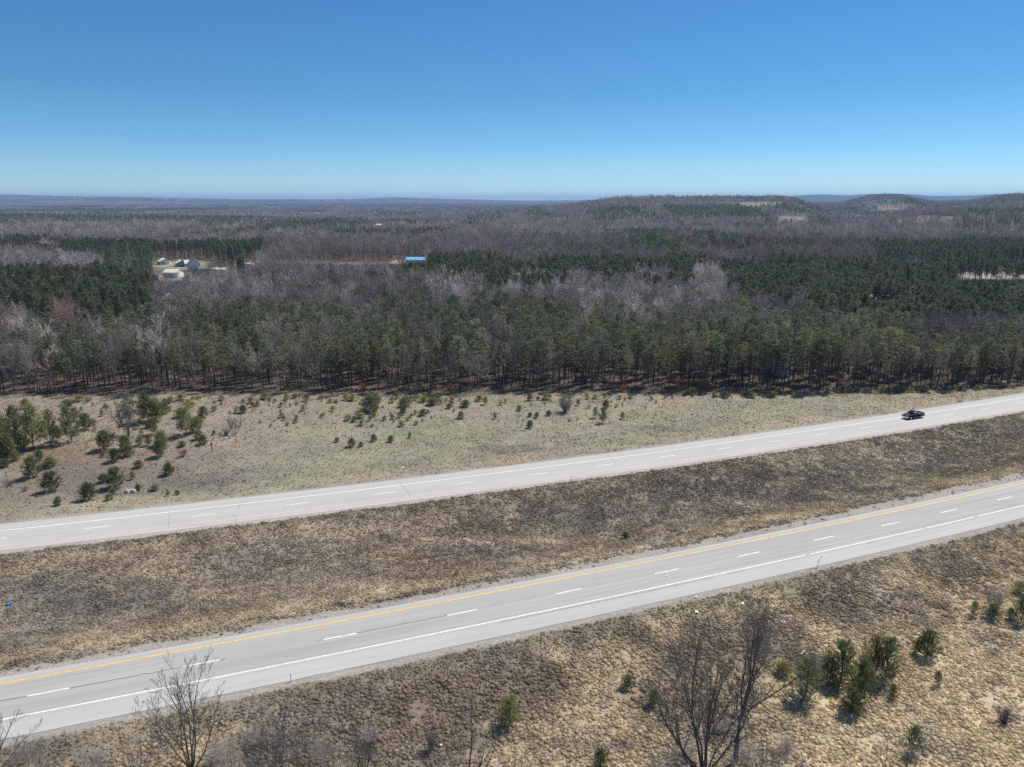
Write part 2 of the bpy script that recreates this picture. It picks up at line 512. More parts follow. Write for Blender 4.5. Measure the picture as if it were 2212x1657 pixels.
def ribbon(mb, uvs, fy, fs, x0, x1, o0, o1, z, mat, n=None, jit=0.0, seed=0):
    n = n or max(2, int(abs(x1 - x0) / 3))
    xs = np.linspace(x0, x1, n + 1)
    p, nr, _ = road_frame(fy, fs, xs)
    j0 = j1 = np.zeros(n + 1)
    if jit:
        r = np.random.default_rng(seed); j0 = r.normal(0, jit, n + 1); j1 = j0 + r.normal(0, jit * .25, n + 1)
    a = p + nr * (o0 + j0)[:, None]; b = p + nr * (o1 + j1)[:, None]
    v = np.concatenate([np.c_[a, np.full(n + 1, z)], np.c_[b, np.full(n + 1, z)]])
    i = np.arange(n)
    f = np.stack([i, i + 1, i + 1 + n + 1, i + n + 1], 1)
    mb.add(v, f, mat)
    uvs.append(np.stack([np.c_[xs[i] * 1.06, np.full(n, o0)], np.c_[xs[i + 1] * 1.06, np.full(n, o0)], np.c_[xs[i + 1] * 1.06, np.full(n, o1)], np.c_[xs[i] * 1.06, np.full(n, o1)]], 1))


def skirt(mb, uvs, fy, fs, x0, x1, o, mat, sgn):
    n = int((x1 - x0) / 6); xs = np.linspace(x0, x1, n + 1)
    p, nr, _ = road_frame(fy, fs, xs)
    a = p + nr * o; b = p + nr * (o + sgn * .12)
    v = np.concatenate([np.c_[a, np.full(n + 1, 0.)], np.c_[b, np.full(n + 1, -.16)]])
    i = np.arange(n)
    mb.add(v, np.stack([i, i + 1, i + n + 2, i + n + 1], 1), mat)
    uvs.append(np.zeros((n, 4, 2)))


def finish_road(name, mb, uvs, mats):
    me = mb.mesh(name, mats)
    u = me.uv_layers.new(name='road')
    u.data.foreach_set('uv', np.concatenate(uvs).astype(np.float32).ravel())
    tag(link(name, me), kind='structure')


RX0, RX1 = -420, 620
NEAR_D = [(103, 1497), (437, 1430.5), (735, 1375), (999, 1322), (1229, 1276), (1441, 1234), (1619, 1197), (1781, 1163), (1924, 1132), (2050, 1103), (2170, 1076)]
FAR_D = [(210, 1140), (440, 1112), (643, 1088), (833, 1064), (1003, 1044), (1163, 1023), (1307, 1004), (1441, 986), (1562, 969), (1674, 953), (1776, 938), (1870, 923)]


def dash_xs(D):
    xs = [W(*p)[0] for p in D]
    for k in range(9):
        xs.append(xs[-1] + 13.1); xs.insert(0, xs[0] - 14.7)
    return xs


def tar_line(mb, uvs, pts, w, mat, z=.005, sub=7, seed=0):
    r = np.random.default_rng(seed)
    P = np.array([W(*p) for p in pts]); t = np.linspace(0, len(P) - 1, (len(P) - 1) * sub + 1)
    x = np.interp(t, range(len(P)), P[:, 0]); y = np.interp(t, range(len(P)), P[:, 1])
    q = np.stack([x, y], 1) + r.normal(0, .10, (len(x), 2))
    d = unit(np.gradient(q, axis=0)); nn = np.stack([-d[:, 1], d[:, 0]], 1) * (w / 2 * r.uniform(.5, 1.4, len(x)))[:, None]
    v = np.concatenate([np.c_[q - nn, np.full(len(x), z)], np.c_[q + nn, np.full(len(x), z)]])
    n = len(x) - 1; i = np.arange(n)
    mb.add(v, np.stack([i, i + 1, i + n + 2, i + n + 1], 1), mat); uvs.append(np.zeros((n, 4, 2)))


def build_roads():
    # near carriageway
    mb, uv = MB(), []
    mats = ['asphalt_lane', 'asphalt_shoulder', 'paint_white', 'paint_yellow', 'tar', 'rumble', 'rumble_pale']
    A = (mb, uv, near_y, near_s)
    ribbon(*A, RX0, RX1, -7.0, -3.55, 0, 1); ribbon(*A, RX0, RX1, -3.55, 3.75, 0, 0); ribbon(*A, RX0, RX1, 3.75, 4.7, 0, 1)
    skirt(*A, RX0, RX1, -7.0, 1, -1); skirt(*A, RX0, RX1, 4.7, 1, 1)
    ribbon(*A, RX0, RX1, -6.93, -6.83, .004, 4, n=700, jit=.03, seed=4)
    ribbon(*A, RX0, 44, -3.50, -3.33, .004, 2)
    for k in range(30):                                             # the white edge line is worn into pieces to the right
        a = 45 + k * 11.5; ribbon(*A, a, a + 11.4 - (k * 3.7) % 1.1, -3.49, -3.33, .004, 2, n=3)
    ribbon(*A, RX0, RX1, 3.32, 3.58, .004, 3)
    for k, x in enumerate(dash_xs(NEAR_D)):
        ribbon(*A, x - 1.95, x + 1.9, -.09, .09, .006, 2, n=5, jit=.02, seed=k)
    ribbon(*A, -51, -37.5, -.05, .05, .005, 4, n=36, jit=.06, seed=1); ribbon(*A, -70, -53.5, -.05, .05, .005, 4, n=36, jit=.06, seed=2)
    ribbon(*A, -24.5, -20, -.04, .03, .005, 4, n=12, jit=.05, seed=3); ribbon(*A, -19.8, -8, -.05, .05, .005, 4, n=34, jit=.05, seed=6)
    ribbon(*A, -35.0, -34.3, -.14, .02, .0055, 4, n=4, jit=.08, seed=9)
    for a, b in ((-4, 5), (10, 20), (25, 34), (40, 48), (55, 62), (70, 74)):
        ribbon(*A, a, b, -.03, .02, .005, 6, n=20, jit=.03, seed=int(a + 90))
    r = np.random.default_rng(5)
    x = -110.0
    while x < 130:                                                  # milled strips beside both edge lines
        dk = 5 if (-3 < x < 33 and vnoise(x * .35, 0, 3) > .42) or (vnoise(x * .25, 3, 4) > .84) else 6
        ribbon(*A, x, x + .17, -4.10, -3.68, .004, dk, n=1)
        ribbon(*A, x, x + .2, 3.80, 4.2, .004, 6, n=1)
        x += .38
    finish_road('near_road', mb, uv, mats)
    # far carriageway
    mb, uv = MB(), []
    mats = ['asphalt_far', 'asphalt_pink', 'paint_white', 'paint_pale_yellow', 'tar', 'rumble_pale', 'asphalt_shoulder']
    A = (mb, uv, far_y, far_s)
    ribbon(*A, RX0, RX1, -5.0, -3.3, 0, 1); ribbon(*A, RX0, RX1, -3.3, 3.3, 0, 0); ribbon(*A, RX0, RX1, 3.3, 6.0, 0, 6)
    skirt(*A, RX0, RX1, -5.0, 1, -1); skirt(*A, RX0, RX1, 6.0, 6, 1)
    ribbon(*A, RX0, RX1, 3.0, 3.19, .004, 2)
    ribbon(*A, RX0, RX1, -3.2, -3.03, .004, 3)
    for k, x in enumerate(dash_xs(FAR_D)):
        ribbon(*A, x - 1.85, x + 1.85, -.08, .08, .006, 2, n=4, jit=.015, seed=k)
    x = -110.0
    while x < 130:
        ribbon(*A, x, x + .2, 3.35, 3.75, .004, 5, n=1); x += .6
    for k, pts in enumerate([[(528, 1082), (520, 1093), (512, 1105)], [(500, 1112), (510, 1118), (508, 1128), (509, 1136)], [(366, 1112), (363, 1128), (366, 1140)], [(861, 1037), (868, 1047), (880, 1062), (888, 1072)],
                             [(1313, 966), (1318, 985), (1330, 1000)], [(0, 1150), (80, 1136), (170, 1120)], [(1715, 918), (1705, 930)]]):
        tar_line(mb, uv, pts, (.05, .035, .035, .045)[k] if k < 4 else .035, 4, seed=k)
    finish_road('far_road', mb, uv, mats)


build_roads()


# ------------------------------------------------------------------ plants: generators
def rot_about(d, ang, az, rng=None):
    d = unit(d); ref = np.array((0, 0, 1.)) if abs(d[2]) < .9 else np.array((1., 0, 0))
    a = unit(np.cross(d, ref)); b = np.cross(d, a)
    return unit(d * cos(ang) + (a * cos(az) + b * sin(az)) * sin(ang))


def grow(out, rng, p, d, L, r, lev, maxlev, P):
    n = max(3, min(9, int(L / P['seg'])))
    pts = [np.array(p, float)]; d = unit(d); ph = rng.uniform(0, 6.3)
    for i in range(n):
        d = unit(d + rng.normal(0, P['wob'], 3) + np.array((0, 0, P['up'] * (1 if lev else .4))))
        pts.append(pts[-1] + d * L / n)
    pts = np.array(pts); t = np.linspace(0, 1, n + 1)
    end = P['taper'] if lev < maxlev else .3
    rad = r * (1 - t * (1 - end))
    out.append((pts, np.maximum(rad, P['rmin']), lev))
    if lev >= maxlev:
        return
    k = P['kids'][min(lev, len(P['kids']) - 1)]
    k = max(2, int(k * rng.uniform(.8, 1.2)))
    for j in range(k):
        tt = P['from'][min(lev, len(P['from']) - 1)] + (1 - P['from'][min(lev, len(P['from']) - 1)]) * (j + rng.uniform(.2, .8)) / k
        q = np.array([np.interp(tt, t, pts[:, c]) for c in range(3)])
        i = min(int(tt * n), n - 1); dd = unit(pts[i + 1] - pts[i])
        ang = radians(rng.uniform(*P['ang'])); az = ph + j * 2.4 + rng.uniform(-.5, .5)
        cl = L * P['len'][min(lev, len(P['len']) - 1)] * (1.15 - .6 * tt) * rng.uniform(.75, 1.25)
        grow(out, rng, q, rot_about(dd, ang, az), cl, np.interp(tt, t, rad) * P['rk'], lev + 1, maxlev, P)


BP = dict(seg=.9, wob=.10, up=.10, taper=.45, rmin=.014, kids=[9, 5, 4], **{'from': [.35, .25, .15]}, ang=(22, 50), len=[.42, .5, .5], rk=.6)


def segs_mesh(mb, segs, split, sides=(6, 4, 3), mats=(0, 0)):
    for pts, rad, lev in segs:
        s = sides[min(lev, len(sides) - 1)]
        mb.tube(pts, rad, s, mats[0] if lev <= split else mats[1], cap=False)


def bare_tree(seed, H=14, spread=1.0, levels=3, rmin=.02, kids=(10, 6, 5), r0=.16, twmat='twigs', bark='bark_grey', stems=1, lean=.05, frm=(.35, .25, .15), lens=(.42, .5, .5), ang=(22, 50), up=.10, stemdirs=None, split=0, near=False):
    """returns (trunk mesh, crown mesh)"""
    rng = np.random.default_rng(seed)
    P = dict(BP); P.update(rmin=rmin, kids=list(kids), len=[l * spread for l in lens], ang=ang, up=up); P['from'] = list(frm)
    if near: P['seg'] = .6
    segs = []
    for s in range(stems):
        if stemdirs:
            dx, dy, dz, hh, rr = stemdirs[s]
            d = (dx, dy, dz); L = hh; r = rr
        else:
            a = rng.uniform(0, 6.3); d = (lean * cos(a) * stems, lean * sin(a) * stems, 1); L = H * rng.uniform(.75, 1) * (.95 if stems > 1 else 1); r = r0 * (1 if stems == 1 else .7)
        grow(segs, rng, (rng.normal(0, .05 * stems), rng.normal(0, .05 * stems), -.15), d, L, r, 0, levels, P)
    tm, cm = MB(), MB()
    segs_mesh(tm, [s for s in segs if s[2] <= split], 9, (7, 5) if near else (5, 4)); segs_mesh(cm, [s for s in segs if s[2] > split], 9, (5, 4, 3, 3, 3) if near else (3, 3, 3, 3))
    return tm.mesh('trunk', [bark]), cm.mesh('crown', [twmat])


def pine_tree(seed, H=13, cb=.45, R=2.0, whorls=14, per=5, clumps=6, tl=.42, tw=.15, tris=5, flat=.5, r0=.14, dead=10, needle='needles', bark='bark', up=.15, gappy=.15):
    rng = np.random.default_rng(seed)
    tm, cm = MB(), MB()
    n = 7; z = np.linspace(-.2, H * .98, n); bend = rng.normal(0, .12, (n, 2)).cumsum(0) * .5; bend[0] = 0
    pts = np.c_[bend, z]
    tm.tube(pts, r0 * (1 - .82 * (z / H).clip(0, 1)), 5, cap=False)
    for k in range(dead):                                           # dead lower limbs
        zz = H * rng.uniform(.12, cb + .1); a = rng.uniform(0, 6.3); L = R * rng.uniform(.3, .75)
        b = np.array([np.interp(zz, z, pts[:, 0]), np.interp(zz, z, pts[:, 1]), zz])
        e = b + np.array((cos(a) * L, sin(a) * L, rng.uniform(-.25, .2) * L))
        tm.tube([b, (b + e) / 2 + (0, 0, .05), e], [.03, .022, .012], 3, cap=False)
    B, D = [], []
    for w in range(whorls):
        f = (w + rng.uniform(0, .8)) / whorls
        zz = H * (cb + (1 - cb) * f)
        rr = R * ((1 - f) ** flat) * (.45 + .55 * min(1, f * 4)) + .12
        b = np.array([np.interp(zz, z, pts[:, 0]), np.interp(zz, z, pts[:, 1]), zz]); a0 = rng.uniform(0, 6.3)
        for k in range(per):
            if rng.random() < gappy: continue
            a = a0 + 6.283 * k / per + rng.normal(0, .3); L = rr * rng.uniform(.55, 1.2)
            dirv = np.array((cos(a), sin(a), up + .55 * f + rng.normal(0, .12)))
            e = b + dirv * L
            cm.tube([b, b + dirv * L * .55, e], [.035, .024, .01], 3, 0, cap=False)
            m = max(2, int(clumps * (.4 + .6 * L / R)))
            t = rng.uniform(.25, 1.0, m) ** .7
            c = b + dirv * L * t[:, None] + rng.normal(0, .10, (m, 3)) * L * .9 * np.array((1, 1, .4)) + np.c_[np.zeros((m, 2)), .16 * L * t ** 2]
            for cc in c:
                B.append(np.repeat(cc[None], tris, 0) + rng.normal(0, tl * .15, (tris, 3)))
                D.append(unit(rng.normal(0, 1, (tris, 3)) + dirv * .9 + np.array((0, 0, .55))))
    m = 6                                                           # leader
    B.append(np.repeat(np.array([[pts[-1, 0], pts[-1, 1], H * .97]]), m, 0)); D.append(unit(rng.normal(0, .5, (m, 3)) + np.array((0, 0, 1.2))))
    B = np.concatenate(B); D = np.concatenate(D)
    v, f = tri_blades(B, D, tl * rng.uniform(.6, 1.3, len(B)), tw * rng.uniform(.7, 1.3, len(B)), rng)
    cm.add(v, f, 1)
    return tm.mesh('trunk', [bark]), cm.mesh('crown', [bark, needle])


def spruce_tree(seed, H=12, R=2.0, n=420, tl=.8, tw=.35):
    rng = np.random.default_rng(seed); tm, cm = MB(), MB()
    tm.tube([(0, 0, -.2), (0, 0, H * .5), (0, 0, H * .97)], [.16, .1, .02], 5, cap=False)
    f = rng.uniform(0, 1, n) ** 1.35; z = H * (.08 + .9 * f); a = rng.uniform(0, 6.3, n); rr = R * (1 - f) * rng.uniform(.15, .95, n) * (1 + .25 * np.sin(f * 40))
    B = np.stack([np.cos(a) * rr, np.sin(a) * rr, z], 1); D = unit(np.stack([np.cos(a), np.sin(a), -.25 + .9 * f ** 2 + 0 * a], 1) + rng.normal(0, .25, (n, 3)))
    v, ff = tri_blades(B, D, tl * (1.1 - .6 * f), tw, rng)
    cm.add(v, ff, 0)
    return tm.mesh('trunk', ['bark']), cm.mesh('crown', ['needles'])


def young_pine(seed, H=3.0, R=1.2, bushy=1.0, branches=60, sprigs=6, blades=9, bl=.16, bw=.022, needle='needles_young', shape=.8, lean=0.0, r0=.04, bare=.05, upk=.6):
    """bushy open-grown pine: whorled limbs turning up, each with bottle-brush sprigs"""
    rng = np.random.default_rng(seed); tm, cm = MB(), MB()
    pts = np.array([(0, 0, -.1), (lean * H * .3, 0, H * .4), (lean * H * .8, 0, H * .97)])
    tm.tube(pts, [r0, r0 * .7, r0 * .25], 5, cap=False)
    B, D = [], []
    for k in range(branches):
        f = bare + (1 - bare) * (k + rng.random()) / branches
        a = k * 2.399 + rng.normal(0, .35)
        prof = (1 - f) ** shape * (.55 + .45 * min(1, (f - bare) * 5 + .3))
        L = R * prof * rng.uniform(.6, 1.15) + .08 * H * .3
        b = np.array([np.interp(f, [0, .4, 1], pts[:, 0]), 0, H * f * .95])
        d0 = np.array((cos(a), sin(a), .05 + .5 * f)); m = max(2, int(sprigs * (.5 + .6 * L / R)))
        t = np.linspace(.3, 1, m)
        path = b + d0 * L * t[:, None] + np.c_[np.zeros((m, 2)), upk * .5 * L * t ** 2] + rng.normal(0, .07 * R, (m, 3))
        cm.tube([b, b + d0 * L * .5 + (0, 0, upk * .12 * L), path[-1]], [r0 * .45, r0 * .3, r0 * .15], 3, 0, cap=False)
        for c in path:
            sd = unit(d0 * .6 + np.array((0, 0, upk + .3)) + rng.normal(0, .25, 3))
            q = np.repeat(c[None], blades, 0) + sd * rng.uniform(0, bl * 1.4, (blades, 1))
            B.append(q); D.append(unit(sd * .8 + rng.normal(0, .55, (blades, 3))))
    q = np.repeat(np.array([[pts[-1, 0], 0, H * .93]]), blades * 2, 0) + np.array((0, 0, 1)) * rng.uniform(0, H * .09, (blades * 2, 1))
    B.append(q); D.append(unit(np.array((0, 0, .8)) + rng.normal(0, .5, (blades * 2, 3))))
    B = np.concatenate(B); D = np.concatenate(D)
    v, f = tri_blades(B, D, bl * rng.uniform(.7, 1.3, len(B)), bw, rng)
    cm.add(v, f, 1)
    return tm.mesh('trunk', ['bark']), cm.mesh('crown', ['bark', needle])


def shrub_mesh(seed, H=2.0, R=1.3, stems=26, kids=6, r=.02, mat='twigs', up=.0):
    rng = np.random.default_rng(seed); mb = MB()
    for s in range(stems):
        a = rng.uniform(0, 6.3); k = rng.uniform(0, 1) ** .6
        d = unit((cos(a) * k * R / H, sin(a) * k * R / H, 1)); L = H * rng.uniform(.6, 1.05)
        p0 = np.array((cos(a), sin(a), 0)) * R * .15 * k
        m = p0 + d * L * .5 + rng.normal(0, .05 * H, 3); e = p0 + d * L + np.array((0, 0, up)) + rng.normal(0, .06 * H, 3)
        mb.tube([p0 - (0, 0, .05), m, e], [r, r * .75, r * .4], 3, cap=False)
        for j in range(kids):
            t = rng.uniform(.3, .95); q = p0 + (e - p0) * t; dd = rot_about(d, radians(rng.uniform(20, 55)), rng.uniform(0, 6.3))
            mb.tube([q, q + dd * L * rng.uniform(.15, .35)], [r * .55, r * .3], 3, cap=False)
    return mb


# ------------------------------------------------------------------ instanced growth (uncountable): points with attributes, one object
def joined(name, tm_cm, coll):
    """one mesh of trunk and crown, kept in a library collection outside the scene"""
    mb = MB(); mats = []
    for me in tm_cm:
        n = len(me.vertices); V = np.empty(n * 3, np.float32); me.vertices.foreach_get('co', V)
        L = np.empty(len(me.loops), np.int32); me.loops.foreach_get('vertex_index', L)
        st = np.empty(len(me.polygons), np.int32); me.polygons.foreach_get('loop_start', st)
        tot = np.diff(np.append(st, len(L))); mi = np.empty(len(me.polygons), np.int32); me.polygons.foreach_get('material_index', mi)
        base = mb.n; mb.v.append(V.reshape(-1, 3)); mb.n += n
        for k in np.unique(tot):
            for m in np.unique(mi):
                sel = (tot == k) & (mi == m)
                if not sel.any(): continue
                nm = me.materials[int(m)].name
                if nm not in mats: mats.append(nm)
                idx = st[sel][:, None] + np.arange(k)[None]
                mb.q.append(L[idx].astype(np.int64) + base); mb.qm.append(np.full(sel.sum(), mats.index(nm)))
    o = bpy.data.objects.new(name, mb.mesh(name, mats)); coll.objects.link(o)
    return o


def scatter(name, coll, pos, idx, scale, rz, tint, kind='stuff', tilt=None, label=None, cat=None):
    me = bpy.data.meshes.new(name)
    n = len(pos); me.vertices.add(n); me.vertices.foreach_set('co', np.asarray(pos, np.float32).ravel())

    def put(nm, typ, key, arr):
        a = me.attributes.new(nm, typ, 'POINT'); a.data.foreach_set(key, np.ascontiguousarray(arr).ravel())
    put('pick', 'INT', 'value', np.asarray(idx, np.int32))
    rot = np.zeros((n, 3), np.float32); rot[:, 2] = rz
    if tilt is not None: rot[:, :2] = tilt
    put('rot', 'FLOAT_VECTOR', 'vector', rot)
    sc = np.asarray(scale, np.float32)
    put('size', 'FLOAT_VECTOR', 'vector', np.repeat(sc[:, None], 3, 1) if sc.ndim == 1 else sc)
    c4 = np.ones((n, 4), np.float32); c4[:, :3] = tint; put('tint', 'FLOAT_COLOR', 'color', c4)
    o = link(name, me)
    ng = bpy.data.node_groups.new(name, 'GeometryNodeTree')
    ng.interface.new_socket('Geometry', in_out='INPUT', socket_type='NodeSocketGeometry')
    ng.interface.new_socket('Geometry', in_out='OUTPUT', socket_type='NodeSocketGeometry')
    gi, go = ng.nodes.new('NodeGroupInput'), ng.nodes.new('NodeGroupOutput')
    ci = ng.nodes.new('GeometryNodeCollectionInfo'); ci.inputs['Collection'].default_value = coll
    ci.inputs['Separate Children'].default_value = True; ci.inputs['Reset Children'].default_value = True
    ip = ng.nodes.new('GeometryNodeInstanceOnPoints'); ip.inputs['Pick Instance'].default_value = True

    def attr(nm, typ):
        a = ng.nodes.new('GeometryNodeInputNamedAttribute'); a.data_type = typ; a.inputs['Name'].default_value = nm
        return [s for s in a.outputs if s.enabled and s.name == 'Attribute'][0]
    ng.links.new(gi.outputs[0], ip.inputs['Points']); ng.links.new(ci.outputs[0], ip.inputs['Instance'])
    ng.links.new(attr('pick', 'INT'), ip.inputs['Instance Index'])
    e2r = ng.nodes.new('FunctionNodeEulerToRotation'); ng.links.new(attr('rot', 'FLOAT_VECTOR'), e2r.inputs[0])
    ng.links.new(e2r.outputs[0], ip.inputs['Rotation']); ng.links.new(attr('size', 'FLOAT_VECTOR'), ip.inputs['Scale'])
    ng.links.new(ip.outputs[0], go.inputs[0])
    md = o.modifiers.new('scatter', 'NODES'); md.node_group = ng
    tag(o, label, cat, kind=kind)
    return o


def library(name):
    return bpy.data.collections.new(name)


# ------------------------------------------------------------------ dry grass
def build_grass():
    lib = library('tuft_library')
    for k in range(6):
        rng = np.random.default_rng(200 + k); mb = MB()
        n = 64; a = rng.uniform(0, 6.3, n); r = .17 * np.sqrt(rng.random(n)); B = np.stack([np.cos(a) * r, np.sin(a) * r, 0 * a - .03], 1)
        lean = rng.uniform(.1, 1.5, n) * (.6 + r * 4)
        D = unit(np.stack([np.cos(a) * lean, np.sin(a) * lean, np.ones(n)], 1) + rng.normal(0, .2, (n, 3)))
        v, f = tri_blades(B, D, rng.uniform(.18, .44, n), rng.uniform(.022, .055, n), rng)
        mb.add(v, f)
        # matted mound under the blades
        th = np.arange(8) * pi / 4
        ring = [np.c_[np.cos(th) * q * rng.uniform(.85, 1.2, 8), np.sin(th) * q * rng.uniform(.85, 1.2, 8), np.full(8, h) + rng.normal(0, .02, 8)] for q, h in ((.23, -.05), (.19, .09), (.10, .155))]
        V = np.concatenate(ring + [np.array([[0, 0, .17]])]); F = []
        for i in range(2):
            for j in range(8): F.append((i * 8 + j, i * 8 + (j + 1) % 8, i * 8 + 8 + (j + 1) % 8, i * 8 + 8 + j))
        mb.add(V, np.array(F)); mb.add(V, np.array([(16 + j, 16 + (j + 1) % 8, 24) for j in range(8)]))
        o = bpy.data.objects.new('tuft_%d' % k, mb.mesh('tuft', ['tuft'])); lib.objects.link(o)
    P, SC, CL = [], [], []
    rng = np.random.default_rng(77)
    for part, sp, y0, y1 in (('near', .36, 46, 130), ('median', .37, 66, 205), ('field', .62, 95, 235)):
        xs = np.arange(-160, 190, sp); ys = np.arange(y0, y1, sp)
        X, Y = np.meshgrid(xs, ys); x = X.ravel() + rng.uniform(-.5, .5, X.size) * sp; y = Y.ravel() + rng.uniform(-.5, .5, X.size) * sp
        k = np.abs(x) < .80 * y + 4
        x, y = x[k], y[k]
        on, of = off_near(x, y), off_far(x, y)
        k = {'near': (on < -7.7), 'median': (on > 5.2) & (of < -5.6), 'field': (of > 6.5) & (y < forest_edge(x) + 6)}[part]
        x, y, on, of = x[k], y[k], on[k], of[k]
        col, gr, fo = ground_col(x, y)
        dens = 1 - .93 * sst(.25, .7, gr)
        if part == 'field': dens = dens * (.45 + .5 * fbm(x, y, 6, 81, 3))
        bare = fbm(x, y, 3.5, 82, 3)
        dens = dens * (1 - .6 * sst(.64, .74, bare)) * (.92 if part != 'field' else .9)
        k = rng.random(len(x)) < dens
        x, y, col, on, of = x[k], y[k], col[k], on[k], of[k]
        base = {'near': 1.0, 'median': .80, 'field': .6}[part]
        s = base * rng.uniform(.5, 1.3, len(x)) * (.6 + .7 * vnoise(x / .9, y / .9, 84)) * (.8 + .4 * fbm(x, y, 5, 83, 3))
        if part == 'near': s = s * (1 - .35 * sst(-14, -8, on))
        lum = col.mean(1)
        s = s * np.where(lum < .13, .75, 1.0)
        v = rng.uniform(.78, 1.28, len(x))
        warm = rng.normal(0, .03, len(x))
        P.append(np.stack([x, y, terrain(x, y)], 1)); SC.append(s)
        CL.append(np.clip(col * v[:, None] * np.stack([1 + warm, np.ones(len(x)), 1 - warm], 1) * 1.08, .02, .9))
    P = np.concatenate(P); SC = np.concatenate(SC); CL = np.concatenate(CL); n = len(P)
    size = np.stack([SC, SC, SC * rng.uniform(.7, 1.2, n)], 1)
    scatter('dry_grass', lib, P, rng.integers(0, 6, n), size, rng.uniform(0, 6.3, n), CL, tilt=rng.normal(0, .12, (n, 2)))
    print('tufts', n)


build_grass()


# ------------------------------------------------------------------ tree prototypes
PINES = [pine_tree(300 + k, H=11.6 + 1.1 * (k % 3), cb=.46 + .05 * (k % 4), R=1.95 + .3 * (k % 3), whorls=11 + k % 4, clumps=8, tl=.36, tw=.11, tris=6, gappy=.2 + .07 * (k % 3), dead=24, flat=.42 + .12 * (k % 3)) for k in range(9)]
PLANTED = [pine_tree(320 + k, H=16, cb=.55, R=2.1, whorls=13, per=6, clumps=8, tl=.42, tw=.15, gappy=.06, dead=14, flat=.6) for k in range(4)]
SPRUCES = [spruce_tree(340 + k, H=13 + 2 * k, R=2.0 + .3 * k) for k in range(3)]
BARES = [bare_tree(360 + k, H=13 + (k % 3), spread=.9 + .1 * (k % 3), kids=(11, 6, 5), rmin=.022, r0=.15, stems=1 + (k % 3 == 2)) for k in range(6)]
DEADS = [bare_tree(380 + k, H=12, spread=.62, levels=2, kids=(22, 6), rmin=.02, r0=.12, frm=(.2, .2), ang=(40, 75), up=.02) for k in range(3)]
# species -> prototype lists
SPEC = {1: PINES, 2: PLANTED, 3: SPRUCES, 4: BARES, 5: BARES, 6: BARES, 7: BARES, 8: DEADS}
SP_H = {1: 13.0, 2: 16, 3: 15, 4: 14, 5: 14, 6: 14, 7: 14, 8: 12}


# where which trees grow, as regions of the country seen between photo pixels
def poly_in(px, py, poly):
    r = np.zeros(px.shape, bool); n = len(poly)
    for i in range(n):
        x1, y1 = poly[i]; x2, y2 = poly[(i + 1) % n]
        if y1 == y2: continue
        c = ((y1 > py) != (y2 > py)) & (px < (x2 - x1) * (py - y1) / (y2 - y1) + x1)
        r ^= c
    return r


